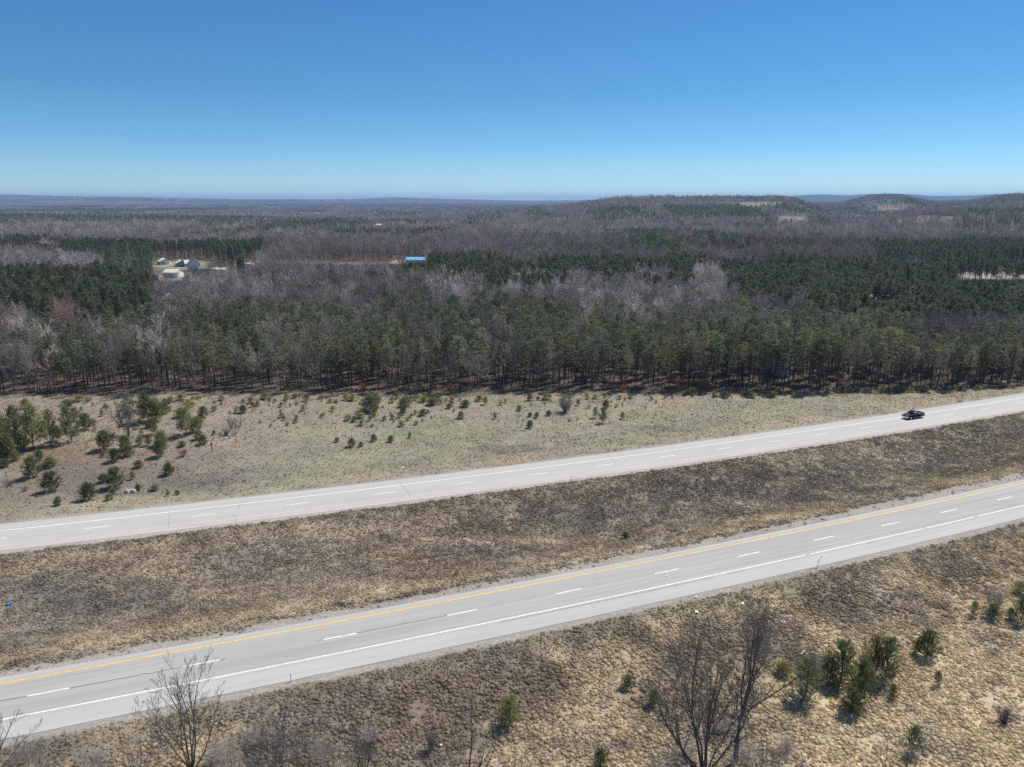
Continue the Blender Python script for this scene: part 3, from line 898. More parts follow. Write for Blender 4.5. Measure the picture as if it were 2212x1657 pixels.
ZONES = [
    ([(-400, 640), (2700, 640), (2700, 900), (-400, 900)], {1: .74, 8: .15, 4: .10, 6: .01}),
    ([(-400, 560), (2700, 560), (2700, 640), (-400, 640)], {4: .62, 1: .22, 6: .14, 3: .02}),
    ([(-400, 400), (2700, 400), (2700, 560), (-400, 560)], {5: .78, 4: .08, 3: .07, 1: .05, 7: .02}),
    ([(-300, 576), (200, 568), (330, 588), (335, 640), (230, 668), (-300, 668)], {2: .55, 1: .42, 4: .03}),
    ([(380, 560), (870, 572), (880, 640), (700, 655), (420, 645)], {4: .78, 6: .12, 1: .10}),
    ([(640, 573), (870, 571), (870, 590), (640, 592)], {1: .7, 4: .3}),
    ([(870, 566), (950, 548), (1090, 545), (1310, 560), (1560, 558), (1560, 600), (1300, 600), (1060, 614), (960, 604), (870, 585)], {2: .55, 1: .4, 4: .05}),
    ([(1090, 520), (1480, 525), (1560, 560), (1090, 562)], {5: .5, 1: .3, 3: .15, 4: .05}),
    ([(950, 604), (1300, 600), (1560, 592), (1560, 642), (950, 645)], {6: .4, 4: .5, 1: .1}),
    ([(1560, 560), (1700, 550), (1850, 570), (2700, 604), (2700, 720), (2000, 690), (1850, 645), (1560, 620)], {2: .72, 1: .2, 4: .08}),
    ([(1500, 572), (1570, 572), (1570, 625), (1500, 625)], {6: .9, 4: .1}),
    ([(1560, 640), (1850, 650), (2700, 720), (2700, 800), (1560, 800)], {1: .82, 8: .1, 4: .08}),
    ([(2020, 668), (2160, 672), (2150, 705), (2000, 700)], {4: .9, 1: .1}),
    ([(-300, 662), (50, 662), (60, 698), (-300, 705)], {6: .4, 7: .35, 4: .25}),
    ([(130, 650), (165, 650), (165, 672), (130, 672)], {7: 1.0}),
    ([(0, 740), (60, 740), (60, 860), (0, 860)], {4: .5, 1: .5}),
    ([(-300, 517), (350, 520), (570, 517), (578, 540), (540, 575), (330, 582), (210, 570), (130, 538), (-300, 530)], {2: .98, 3: .02}),
    ([(205, 545), (325, 550), (335, 582), (210, 576)], {3: .9, 2: .1}),
    ([(-300, 530), (130, 535), (215, 556), (205, 580), (-300, 577)], {4: .8, 6: .2}),
    ([(585, 512), (880, 508), (900, 550), (872, 566), (590, 572)], {5: .98, 4: .02}),
    ([(1880, 524), (2700, 518), (2700, 590), (2060, 586), (1860, 548)], {2: .97, 4: .03}),
    ([(1480, 500), (1880, 512), (1900, 562), (1700, 552), (1480, 560)], {5: .76, 7: .12, 4: .1, 3: .02}),
    ([(1600, 503), (1700, 503), (1700, 516), (1600, 518)], {7: .8, 5: .2}),
    ([(1440, 505), (1500, 505), (1500, 518), (1440, 518)], {7: .6, 5: .4}),
    ([(1680, 488), (1790, 488), (1800, 512), (1680, 512)], {3: .45, 5: .55}),
    ([(-300, 462), (180, 464), (430, 466), (430, 476), (-300, 478)], {2: .8, 5: .2}),
    ([(430, 472), (740, 478), (740, 488), (580, 490), (430, 484)], {2: .45, 5: .5, 1: .05}),
    ([(560, 484), (770, 478), (780, 496), (560, 500)], {2: .5, 5: .45, 3: .05}),
    ([(370, 482), (560, 482), (560, 502), (370, 504)], {3: .25, 5: .6, 1: .15}),
    ([(1010, 462), (1090, 456), (1080, 480), (1000, 482)], {2: .5, 4: .4, 6: .1}),
    ([(1500, 440), (1620, 446), (1660, 462), (1500, 470), (1430, 452)], {2: .9, 5: .1}),
    ([(1140, 452), (1240, 462), (1230, 474), (1130, 460)], {2: .65, 5: .35}),
    ([(1650, 466), (1790, 470), (1790, 484), (1640, 478)], {2: .55, 5: .45}),
    ([(1870, 486), (1960, 484), (1960, 494), (1870, 496)], {3: .4, 5: .6}),
    ([(1950, 428), (2000, 432), (2090, 434), (2090, 446), (1950, 440)], {2: .85, 5: .15}),
    ([(2060, 470), (2300, 464), (2300, 484), (2060, 482)], {2: .45, 5: .55}),
]
# open ground among the trees: (x0, x1, base row) of lawns, yards, roads and fields
OPEN = [([(1890, 450), (1960, 447), (1960, 451), (1890, 454)], 1), ([(640, 458), (740, 458), (740, 461), (640, 461)], 1), ([(1190, 470), (1230, 470), (1230, 473), (1190, 473)], 1), ([(330, 562), (470, 562), (470, 588), (400, 612), (330, 606)], 0), ([(525, 569), (565, 566), (565, 576), (525, 577)], 0), ([(872, 562), (925, 562), (925, 570), (872, 572)], 0), ([(845, 566), (882, 560), (885, 600), (850, 604)], 0),
        ([(745, 600), (850, 600), (850, 611), (745, 611)], 0), ([(2055, 588), (2700, 586), (2700, 612), (2055, 603)], 0), ([(1850, 640), (1935, 640), (1935, 653), (1850, 653)], 0),
        ([(590, 570), (870, 564), (870, 577), (590, 580)], 0), ([(752, 484), (768, 482), (770, 490), (750, 494)], 0), ([(785, 485), (835, 485), (835, 492), (785, 492)], 0), ([(1840, 473), (2070, 471), (2070, 474.5), (1840, 475.5)], 1), ([(1680, 468), (1750, 468), (1750, 474), (1680, 474)], 1),
        ([(1600, 437.5), (1680, 440), (1680, 443), (1600, 442)], 1), ([(1380, 550), (1470, 550), (1470, 554), (1380, 554)], 0), ([(310, 612), (345, 612), (345, 625), (310, 625)], 0)]
# keep views open: x0, x1, row that must stay clear, up to which distance
SIGHT = [(330, 425, 594, 640), (345, 405, 609, 540), (425, 475, 582, 622), (470, 520, 588, 620), (528, 560, 571, 640), (874, 926, 567, 622), (858, 886, 582, 470), (775, 830, 607, 440), (2055, 2700, 604, 530), (1868, 1932, 650, 396), (595, 870, 572, 590), (310, 340, 622, 400), (806, 832, 489.5, 1480), (1688, 1712, 470, 1640)]


def plan_forest():
    out = []
    rng = np.random.default_rng(5)
    for (d0, d1, sp, zz) in ((150, 520, 2.85, 14), (520, 1000, 5.2, 14), (1000, 1900, 7.5, 14), (1900, 3200, 11, 13)):
        xs = np.arange(-.86 * d1, .9 * d1, sp); ys = np.arange(d0 * .7, d1, sp)
        X, Y = np.meshgrid(xs, ys)
        x = X.ravel() + rng.uniform(-.48, .48, X.size) * sp; y = Y.ravel() + rng.uniform(-.48, .48, X.size) * sp
        d = np.hypot(x, y)
        u = x / y
        k = (u > -.80) & (u < .82) & (d >= d0) & (d < d1) & (y > forest_edge(x) + 1.5 + 3 * (vnoise(x / 9, y / 9, 4) - .5))
        x, y, d = x[k], y[k], d[k]
        z = terrain(x, y)
        bx, by = PX(x, y, z); tx, ty = PX(x, y, z + zz)
        n = len(x)
        wx = tx + 26 * (fbm(x, y, 45, 15, 3) - .5) ; wy = ty + (by - ty) * .9 * (fbm(x, y, 40, 16, 3) - .5)
        sp_ = np.zeros(n, int); r = rng.random(n)
        for poly, pr in ZONES:
            m = poly_in(wx, wy, poly)
            if not m.any(): continue
            ks = list(pr); cum = np.cumsum([pr[q] for q in ks]) / sum(pr.values())
            sp_[m] = np.array(ks)[np.searchsorted(cum, r[m]).clip(0, len(ks) - 1)]
        # patches of conifers in the far woods
        cn = fbm(x, y * .7, 170, 18, 3)
        m = (d > 620) & np.isin(sp_, (5,)) & (cn > .62) & (r < .8)
        sp_[m] = np.where(rng.random(m.sum()) < .75, 2, 3)
        m = (d < 420) & (sp_ == 1) & (fbm(x, y, 26, 19, 3) > .65) & (rng.random(n) < .5)
        sp_[m] = np.where(rng.random(m.sum()) < .6, 4, 8)
        keep = sp_ > 0
        for poly, tall in OPEN:
            if not tall: keep &= ~poly_in(bx, by, poly); continue
            bx2 = bx + 34 * (fbm(x, y, 70, 25, 3) - .5); dy = 7 * (fbm(x, y, 60, 26, 3) - .5)
            for q in (0, .35, .7, 1): keep &= ~poly_in(bx2, ty + q * (by - ty) + dy, poly)
        dens = .93 - .35 * (fbm(x, y, 30, 17, 3) > .66)
        keep &= rng.random(n) < dens
        s = rng.normal(1, .15, n).clip(.55, 1.36)
        s = np.where((sp_ == 1), s * (.9 + .25 * (fbm(x, y, 40, 20, 2))), s)
        s = np.where(sp_ == 2, 1 + (s - 1) * .5, s)
        s = np.where((sp_ == 3), s * rng.uniform(.55, 1.25, n), s)
        s = np.where(np.isin(sp_, (4, 6)) & (d < 460), s * .92, s)
        # lower growth where the ground behind stays in view
        for x0, x1, row, D in SIGHT:
            m = (bx > x0) & (bx < x1) & (d < D) & keep
            if not m.any(): continue
            H = np.array([SP_H[q] for q in np.maximum(sp_[m], 1)])
            zt = z[m] + H * s[m]
            _, t2 = PX(x[m], y[m], zt)
            # height that brings the top down to the row
            need = (by[m] - row) / np.maximum(by[m] - t2, .1)
            s2 = np.where(t2 < row, s[m] * need, s[m])
            s[m] = s2
            kk = keep[m]; kk &= s2 > .22; keep[m] = kk
        x, y, z, d, sp_, s = (q[keep] for q in (x, y, z, d, sp_, s))
        out.append(np.stack([x, y, z, d, sp_, s], 1))
    return np.concatenate(out)


TINT = {1: (1.0, 1.0, .95), 2: (.72, .76, .68), 3: (.75, .88, .85), 4: (.95, .92, .90), 5: (.86, .80, .80), 6: (1.5, 1.48, 1.45), 7: (.98, .70, .66), 8: (.82, .76, .72)}
F = plan_forest()
F = F[np.argsort(F[:, 3])]
print('trees', len(F), {k: int((F[:, 4] == k).sum()) for k in range(1, 9)})


def tree_tints(rng, sp, x, y):
    t = np.array([TINT[int(k)] for k in sp]); v = rng.uniform(.72, 1.3, len(sp)); g = rng.normal(0, .045, len(sp))
    big = fbm(x, y, 60, 23, 3)
    t = t * (v * (.8 + .4 * big))[:, None]
    con = sp <= 3
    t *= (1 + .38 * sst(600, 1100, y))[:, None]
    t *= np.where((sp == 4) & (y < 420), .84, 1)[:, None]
    t[:, 0] *= np.where(con, 1 + g * 1.5, 1 + g * .5); t[:, 2] *= np.where(con, 1 - g, 1 - g * .5)
    return np.clip(t, .1, 3)


def in_frame(F, m=30):
    bx, _ = PX(F[:, 0], F[:, 1], F[:, 2])
    return (bx > -m) & (bx < 2212 + m)


def build_forest():
    rng = np.random.default_rng(9)
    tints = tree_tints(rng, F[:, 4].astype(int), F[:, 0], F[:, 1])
    vis = in_frame(F)
    single = np.zeros(len(F), bool)
    for sp in ((1, 2), (4, 5, 6, 7, 8)):
        k = np.where(np.isin(F[:, 4], sp) & vis & (F[:, 5] > .6))[0][:295 if sp[0] == 1 else 275]
        single[k] = True
    seen = {}
    rz = rng.uniform(0, 6.3, len(F))
    SEC = [(300, 'behind the left thicket'), (700, 'behind the saplings'), (1000, 'behind the big pine bush'), (1300, 'behind the grey rounded shrub'), (1600, 'right of the grey shrub'), (1950, 'left of the pickup'), (9999, 'beyond the pickup')]
    for i in np.where(single)[0]:
        x, y, z, d, sp, s = F[i]; sp = int(sp)
        protos = SPEC[sp]; k = int(rng.integers(0, len(protos)))
        pine = sp <= 3
        bx, by = PX(x, y, z)
        where = next(t for lim, t in SEC if bx < lim)
        root = link('pine_tree' if pine else 'bare_tree', None, loc=(x, y, z), rz=rz[i]); root.scale = (s, s, s)
        row = 'front rows' if y - forest_edge(x) < 9 else 'near part'
        if pine:
            tag(root, 'tall thin pine in the %s of the wood %s' % (row, where), 'tree', 'pines along the front of the wood')
        elif sp == 8:
            tag(root, 'dead bare conifer in the %s of the wood %s' % (row, where), 'tree', 'leafless trees in the front of the wood')
        elif sp == 6:
            tag(root, 'pale grey leafless tree in the %s of the wood %s' % (row, where), 'tree', 'leafless trees in the front of the wood')
        elif sp == 7:
            tag(root, 'reddish budding tree in the %s of the wood %s' % (row, where), 'tree', 'leafless trees in the front of the wood')
        else:
            tag(root, 'grey leafless tree in the %s of the wood %s' % (row, where), 'tree', 'leafless trees in the front of the wood')
        if (sp, k) not in seen:
            a, b = link('trunk', protos[k][0], root), link('crown', protos[k][1], root); seen[(sp, k)] = (a, b)
        else:
            a, b = (q.copy() for q in seen[(sp, k)])
            for q in (a, b): COL.objects.link(q); q.parent = root
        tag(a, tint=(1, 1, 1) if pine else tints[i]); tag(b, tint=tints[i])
    lib = library('tree_library'); order = {}; c = 0
    for sp in (1, 2, 3, 4, 8):
        order[sp] = (c, len(SPEC[sp]))
        for j, pr in enumerate(SPEC[sp]):
            joined('tree_%02d' % c, pr, lib); c += 1
    for sp in (5, 6, 7): order[sp] = order[4]
    R = F[~single]; T = tints[~single]
    idx = np.array([order[int(k)][0] + int(q * order[int(k)][1]) for k, q in zip(R[:, 4], rng.random(len(R)) * .999)])
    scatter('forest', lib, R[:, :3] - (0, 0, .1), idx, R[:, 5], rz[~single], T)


build_forest()


# ------------------------------------------------------------------ woods far off: clumps of crowns
def clump_mesh(seed, kind):
    rng = np.random.default_rng(seed); mb = MB()
    for k in range(34):
        cx, cy = rng.uniform(-30, 30, 2); H = rng.uniform(11, 17); R = rng.uniform(2.6, 4.2) if kind else rng.uniform(1.8, 2.6)
        n = 26
        if kind:
            B = np.stack([cx + rng.normal(0, R * .5, n), cy + rng.normal(0, R * .5, n), H * rng.uniform(.3, .9, n)], 1); D = unit(rng.normal(0, .5, (n, 3)) + np.array((0, 0, 1)))
            v, f = tri_blades(B, D, rng.uniform(2, 4, n), rng.uniform(.5, 1.0, n), rng)
        else:
            f0 = rng.random(n); a = rng.uniform(0, 6.3, n); B = np.stack([cx + np.cos(a) * R * (1 - f0), cy + np.sin(a) * R * (1 - f0), H * (.3 + .65 * f0)], 1); D = unit(np.stack([np.cos(a) * .5, np.sin(a) * .5, .7 + 0 * a], 1))
            v, f = tri_blades(B, D, rng.uniform(1.5, 3, n), rng.uniform(.9, 1.6, n), rng)
        mb.add(v, f)
    return mb.mesh('clump', ['twigs' if kind else 'needles'])


def build_far_woods():
    lib = library('clump_library')
    for k in range(3): lib.objects.link(bpy.data.objects.new('clump_%d' % k, clump_mesh(500 + k, 1)))
    for k in range(3): lib.objects.link(bpy.data.objects.new('clump_%d' % (3 + k), clump_mesh(510 + k, 0)))
    rng = np.random.default_rng(6); P, I, Sx, T = [], [], [], []
    for d0, d1, sp in ((3150, 5200, 46), (5200, 9000, 62), (9000, 15500, 110)):
        xs = np.arange(-.85 * d1, .88 * d1, sp); ys = np.arange(d0 * .7, d1, sp); X, Y = np.meshgrid(xs, ys)
        x = X.ravel() + rng.uniform(-.4, .4, X.size) * sp; y = Y.ravel() + rng.uniform(-.4, .4, X.size) * sp; d = np.hypot(x, y); u = x / y
        k = (u > -.78) & (u < .8) & (d > d0) & (d < d1); x, y, d = x[k], y[k], d[k]; n = len(x)
        z = terrain(x, y); con = fbm(x, y * .6, 900, 18, 4) + rng.normal(0, .03, n) > .60
        op = fbm(x, y * .7, 1100, 62, 3) > .67
        bx, by = PX(x, y, z)
        for poly, _ in OPEN: op |= poly_in(bx, by, poly)
        _, ty = PX(x, y, z + 14)
        for poly, tall in OPEN:
            if tall: op |= poly_in(bx, ty, poly)
        k = ~op; x, y, z, con, d = x[k], y[k], z[k], con[k], d[k]; n = len(x)
        P.append(np.stack([x, y, z], 1)); I.append(rng.integers(0, 3, n) + np.where(con, 3, 0)); Sx.append(np.stack([np.full(n, sp / 55), np.full(n, sp / 55), rng.uniform(.8, 1.2, n)], 1))
        t = np.where(con[:, None], np.array((.85, .95, .92)), np.array((1.15, 1.04, 1.08))) * rng.uniform(.75, 1.25, (n, 1)); T.append(t)
    P = np.concatenate(P); I = np.concatenate(I); Sx = np.concatenate(Sx); T = np.concatenate(T); print('clumps', len(P))
    scatter('distant_forest', lib, P, I, Sx, rng.uniform(0, 6.3, len(P)), T)


build_far_woods()

# ------------------------------------------------------------------ placing things by where they stand in the photo
def z1(x, y): return (x * .3255, (1150 + y / 2.212) * .72)            # left half of the field
def z2(x, y): return ((950 + x / 2.212) * .72, (1150 + y / 2.212) * .72)  # middle of the field


def stand(px, py):
    """foot of a thing on the terrain, metres per photo pixel there"""
    z = 0.0
    for _ in range(4):
        x, y = W(px, py, z); z = float(terrain(np.array([x]), np.array([y]))[0])
    dep = y * CP + (CAM_H - z) * SP
    return x, y, z, dep / FPX * K


def height_for(px, py, h):
    x, y, z, m = stand(px, py)
    lo, hi = 0.05, 40.0
    for _ in range(40):
        mid = (lo + hi) / 2
        if py - PX(x, y, z + mid)[1] < h: lo = mid
        else: hi = mid
    return lo


YP = [young_pine(600 + k, H=3, R=1.25, branches=64, sprigs=6, blades=10, bl=.30, bw=.055, shape=.55) for k in range(3)]            # dense rounded
YP += [young_pine(610 + k, H=3, R=1.0, branches=50, sprigs=5, blades=9, bl=.30, bw=.05, shape=.9, bare=.10, upk=.8, lean=.06 * (k - 1)) for k in range(3)]   # loose upright
YP += [young_pine(620 + k, H=3, R=1.0, branches=30, sprigs=4, blades=9, bl=.36, bw=.08, shape=.8, upk=.7) for k in range(3)]        # seedlings
YP += [young_pine(630 + k, H=3, R=1.2, branches=56, sprigs=7, blades=16, bl=.22, bw=.028, shape=.7, upk=1.0, r0=.05) for k in range(4)]   # near ones, fine
YP_R = [1.0] * 3 + [.78] * 3 + [.85] * 3 + [.88] * 4
SEED_M = [None] * 3
_yp_first = {}


def young(px, py, h, w, k, label, tint=(1, 1, 1), group='young pines in the field', name='young_pine', rz=None, whole=False):
    x, y, z, m = stand(px, py); H = height_for(px, py, h); R = w * m / 2
    rng = np.random.default_rng(int(px * 7 + py * 13))
    rz = rng.uniform(0, 6.3) if rz is None else rz
    if whole:                                                       # too small in the photo to show its parts
        if SEED_M[k - 6] is None:
            SEED_M[k - 6] = joined('seedling', YP[k], library('seedling_library')).data
        root = link(name, SEED_M[k - 6], loc=(x, y, z), rz=rz); root.scale = (R / YP_R[k], R / YP_R[k], H / 3)
        return tag(root, label, 'tree', group, tint=tint)
    root = link(name, None, loc=(x, y, z), rz=rz); root.scale = (R / YP_R[k], R / YP_R[k], H / 3)
    tag(root, label, 'tree', group)
    if k not in _yp_first:
        a, b = link('trunk', YP[k][0], root), link('crown', YP[k][1], root); _yp_first[k] = (a, b)
    else:
        a, b = (q.copy() for q in _yp_first[k])
        for q in (a, b): COL.objects.link(q); q.parent = root
    tag(a, tint=(1, 1, 1)); tag(b, tint=tint)
    return root


DK, LT, YE, GR = (.72, .8, .7), (1.15, 1.15, 1.0), (1.5, 1.45, .8), (1.1, 1.1, 1.15)
FIELD = [
    # z1 crop: foot x, foot y, height, width, prototype, tint, label
    (22, 520, 340, 170, 4, LT, 'tallest young pine of the thicket at the left edge of the field'),
    (120, 430, 290, 140, 4, LT, 'tall loose pine second from the left in the thicket beside the left edge'),
    (222, 437, 300, 160, 3, LT, 'broad tall pine in the middle of the left thicket, the nearest to the road'),
    (338, 408, 235, 110, 5, LT, 'slim pine closing the right end of the left thicket'),
    (48, 500, 150, 110, 0, DK, 'low dark pine in front of the thicket at the left edge'),
    (150, 445, 110, 90, 1, (1, 1, .9), 'short pine filling the gap between the tall pines of the left thicket'),
    (385, 380, 100, 70, 4, (1, 1, 1), 'small pine just right of the left thicket'),
    (478, 390, 250, 125, 3, LT, 'tall narrow pine standing alone left of the grey bare tree'),
    (572, 307, 108, 88, 0, DK, 'dark egg-shaped pine right of the tall narrow pine'),
    (170, 165, 60, 60, 1, LT, 'small round pine near the wood above the left thicket'),
    (500, 250, 90, 80, 4, (.9, .9, .9), 'pine behind the tall narrow pine, its top showing'),
    (985, 255, 205, 150, 3, (.8, .85, .8), 'tallest dark pine beside the grey bare tree, against the wood'),
    (1040, 245, 130, 120, 0, (1, 1, .9), 'bushy pine leaning on the tallest dark pine near the wood'),
    (1095, 200, 75, 70, 1, LT, 'light green pine right of the tallest dark pine near the wood'),
    (1020, 337, 112, 75, 3, DK, 'dark upright pine with a bare stem right of the grey bare tree'),
    (1235, 342, 185, 120, 4, LT, 'tall fan-shaped pine in the middle of the field saplings'),
    (1305, 322, 95, 90, 1, LT, 'rounded pine touching the tall fan-shaped pine'),
    (1350, 225, 70, 70, 0, DK, 'dark small pine behind the fan-shaped pine'),
    (1200, 225, 60, 80, 2, LT, 'wide low pine left of the fan-shaped pine, near the wood'),
    (1320, 370, 62, 62, 1, LT, 'light small pine just above the dark pine by the fence end'),
    (1348, 403, 58, 62, 0, DK, 'dark small pine by the left end of the wire fence'),
    (698, 440, 125, 100, 0, (.8, .88, .8), 'dark broad pine below the grey bare tree'),
    (832, 440, 92, 85, 1, (1, 1, .95), 'medium pine below the grey bare tree, right of the dark broad one'),
    (930, 410, 62, 60, 4, (1, 1, 1), 'small pine between the grey bare tree and the dark tall bushy pine'),
    (988, 412, 72, 45, 5, (1, 1, 1), 'slim small pine left of the pair of dark bushy pines'),
    (1070, 410, 92, 95, 1, LT, 'light bushy pine just behind the dark bushy pine'),
    (1065, 487, 115, 82, 0, DK, 'dark bushy pine casting a shadow beside the reddish shrub'),
    (762, 517, 82, 82, 0, DK, 'dark pine casting a shadow left of a paler pine'),
    (852, 482, 72, 78, 2, GR, 'greyish pale pine right of the dark pine with the shadow'),
    (1210, 418, 35, 50, 2, LT, 'low yellowish pine above the reddish shrub'),
    (218, 622, 135, 110, 0, DK, 'dark pine casting a long shadow on the burnt slope at the left'),
    (265, 512, 70, 60, 1, LT, 'pale pine just above the dark pine on the burnt slope'),
    (330, 552, 62, 95, 2, (1, 1, .95), 'low spreading pine right of the dark pine on the burnt slope'),
    (102, 512, 62, 62, 1, LT, 'pale small pine at the foot of the left thicket'),
    (38, 552, 50, 60, 2, (1, 1, 1), 'low pine nearest the left edge below the thicket'),
    (342, 715, 125, 118, 1, DK, 'round dark pine on the slope, second nearest the far road'),
    (588, 775, 112, 112, 0, DK, 'round dark pine nearest the far road, on the left'),
    (768, 692, 130, 112, 1, (.85, .9, .8), 'broad pine with a wide shadow, right of the nearest round pine'),
    (688, 657, 56, 66, 1, (1, 1, .9), 'small pine left of the broad pine with the wide shadow'),
    (882, 637, 54, 42, 5, YE, 'yellow green small pine right of the broad pine'),
    (922, 558, 48, 58, 0, (.9, .9, .9), 'small pine alone between the shadow pines and the burnt patch'),
    (1120, 607, 74, 74, 0, DK, 'dark leaning pine at the left end of the burnt patch'),
    (918, 712, 40, 46, 0, DK, 'small dark pine beside a pale stone heap near the far road'),
    (1028, 712, 40, 62, 2, GR, 'thin greyish pine on the verge right of the stone heap'),
    (388, 808, 62, 52, 5, GR, 'sparse brownish pine on the verge left of the nearest round pine'),
    (752, 737, 42, 46, 1, (1, 1, 1), 'small pine below the broad pine with the wide shadow'),
    (724, 776, 40, 56, 2, (1, 1, 1), 'low pine on the verge, nearest the far road after the round one'),
    (1115, 748, 34, 30, 2, LT, 'left of two tiny pines on the verge of the far road'), (1176, 740, 30, 34, 2, LT, 'right of two tiny pines on the verge of the far road'),
    (1615, 195, 50, 56, 0, DK, 'dark small pine above the small bare tree'), (1420, 340, 28, 26, 1, DK, 'tiny dark pine left of the small bare tree'), (682, 488, 34, 30, 1, LT, 'tiny pine below the dark broad pine'),
]
MIDDLE = [
    (352, 187, 92, 112, 0, (.8, .92, .75), 'big round dark green pine bush alone near the wood'),
    (1900, 262, 88, 52, 3, DK, 'conical dark pine alone in the right half of the field'),
    (1850, 228, 66, 34, 5, GR, 'thin greyish pine just left of the conical dark pine'),
    (1415, 297, 46, 42, 0, DK, 'dark small pine in the middle of the field, nearest the dark patch'),
    (575, 196, 36, 36, 0, (.9, .9, .9), 'small rounded pine right of the big pine bush'), (706, 212, 36, 52, 1, LT, 'light low pine second right of the big pine bush'),
    (878, 166, 30, 36, 1, LT, 'pale round pine a third of the way between bush and grey shrub'), (985, 154, 40, 60, 2, LT, 'wide light pine near the wood between bush and grey shrub'),
    (1120, 140, 50, 34, 4, LT, 'light upright pine near the wood, halfway to the grey shrub'), (770, 142, 42, 74, 2, LT, 'spreading pine near the wood right of the big bush'),
    (592, 152, 60, 72, 1, LT, 'taller loose pine near the wood, first right of the big bush'), (958, 232, 42, 42, 0, (.9, .9, .9), 'medium small pine below the wide light pine'),
    (1540, 215, 32, 34, 1, DK, 'small dark pine just left of the grey rounded shrub'), (1460, 226, 32, 30, 1, (1, 1, 1), 'second small pine left of the grey rounded shrub'),
    (1345, 180, 32, 34, 0, (1, 1, .9), 'third small pine left of the grey rounded shrub'), (1416, 221, 26, 28, 1, (1, 1, .9), 'tiny pine in the group left of the grey shrub'),
    (1184, 236, 34, 26, 5, DK, 'thin dark pine beside a fallen stick in the mid field'), (1920, 166, 46, 44, 1, LT, 'light pine near the wood above the conical dark pine'),
    (2032, 235, 42, 32, 3, DK, 'small conical pine right of the large conical one'), (233, 421, 52, 48, 0, DK, 'dark pine nearest the road in the row of three mid field pines'),
    (380, 386, 42, 40, 0, DK, 'middle one of the row of three small pines in the mid field'), (492, 389, 40, 40, 0, DK, 'right one of the row of three small pines in the mid field'),
    (136, 388, 27, 30, 1, (1, 1, 1), 'tiny pine left of the row of three in the mid field'), (295, 420, 28, 30, 1, DK, 'tiny pine inside the row of three in the mid field'), (618, 361, 32, 24, 5, GR, 'tiny grey pine right of the row of three in the mid field'),
    (1415, 112, 44, 38, 0, DK, 'dark pine at the foot of the wood above the mid field'), (292, 230, 32, 52, 2, YE, 'low yellow green pine below the big pine bush'), (380, 222, 27, 26, 1, YE, 'tiny yellow green pine below the big pine bush'),
    (1735, 146, 38, 28, 4, LT, 'small upright pine just right of the grey rounded shrub'),
]
for x, y, h, w, k, t, lab in FIELD: young(*z1(x, y), h * .3, w * .29, k, lab, t)
for x, y, h, w, k, t, lab in MIDDLE: young(*z2(x, y), h * .3255, w * .3255, k, lab, t)


def scatter_seedlings():
    rng = np.random.default_rng(31); pts = []
    tries = 0
    taken = [z1(a[0], a[1]) for a in FIELD] + [z2(a[0], a[1]) for a in MIDDLE]

    def put(n, xr, yr, hr, wr, label, group, bias=1.0, tints=((1, 1, .9), (.75, .82, .7), (1.3, 1.25, .85)), clus=60):
        c = 0; t = 0
        while c < n and t < n * 60:
            t += 1
            px = rng.uniform(*xr); top = np.interp(px, FEPX[0], FEPX[1])
            py = top + 3 + (yr[0] + (yr[1] - yr[0]) * rng.random() ** bias)
            if vnoise(px / clus, py / 14, 7) < rng.uniform(.2, .7): continue
            if any(abs(px - a) < 11 and abs(py - b) < 4 for a, b in taken): continue
            taken.append((px, py)); c += 1
            h = rng.uniform(*hr); w = h * rng.uniform(*wr)
            young(px, py, h, w, 6 + int(rng.integers(0, 3)), label, np.array(tints[int(rng.integers(0, len(tints)))]) * rng.uniform(.8, 1.2), group, 'pine_seedling', whole=True)
    FEPX = np.array([(-100, 866), (400, 860), (1000, 857), (1300, 852), (1700, 845), (2000, 840), (2212, 833)]).T
    put(70, (130, 1700), (-2, 10), (5, 13), (1.0, 2.0), 'low bushy pine seedling along the sunny foot of the wood', 'low pines along the foot of the wood', 1.0, ((1.2, 1.15, .85), (1, 1, .9), (1.4, 1.35, .85)), 90)
    put(66, (330, 900), (8, 62), (4, 12), (.7, 1.4), 'small pine seedling scattered in the left half of the pale field', 'seedlings scattered in the field', 1.5)
    put(34, (880, 1420), (6, 55), (4, 9), (.7, 1.3), 'small pine seedling scattered in the middle of the pale field', 'seedlings scattered in the field', 1.5)
    put(26, (60, 330), (8, 75), (7, 14), (.8, 1.3), 'small pine seedling among the bigger pines at the left of the field', 'seedlings scattered in the field', 1.0)
    put(24, (1640, 2190), (-1, 4), (6, 11), (1.0, 2.2), 'low bushy pine seedling at the foot of the wood near the pickup', 'low pines along the foot of the wood', 1.0)


scatter_seedlings()

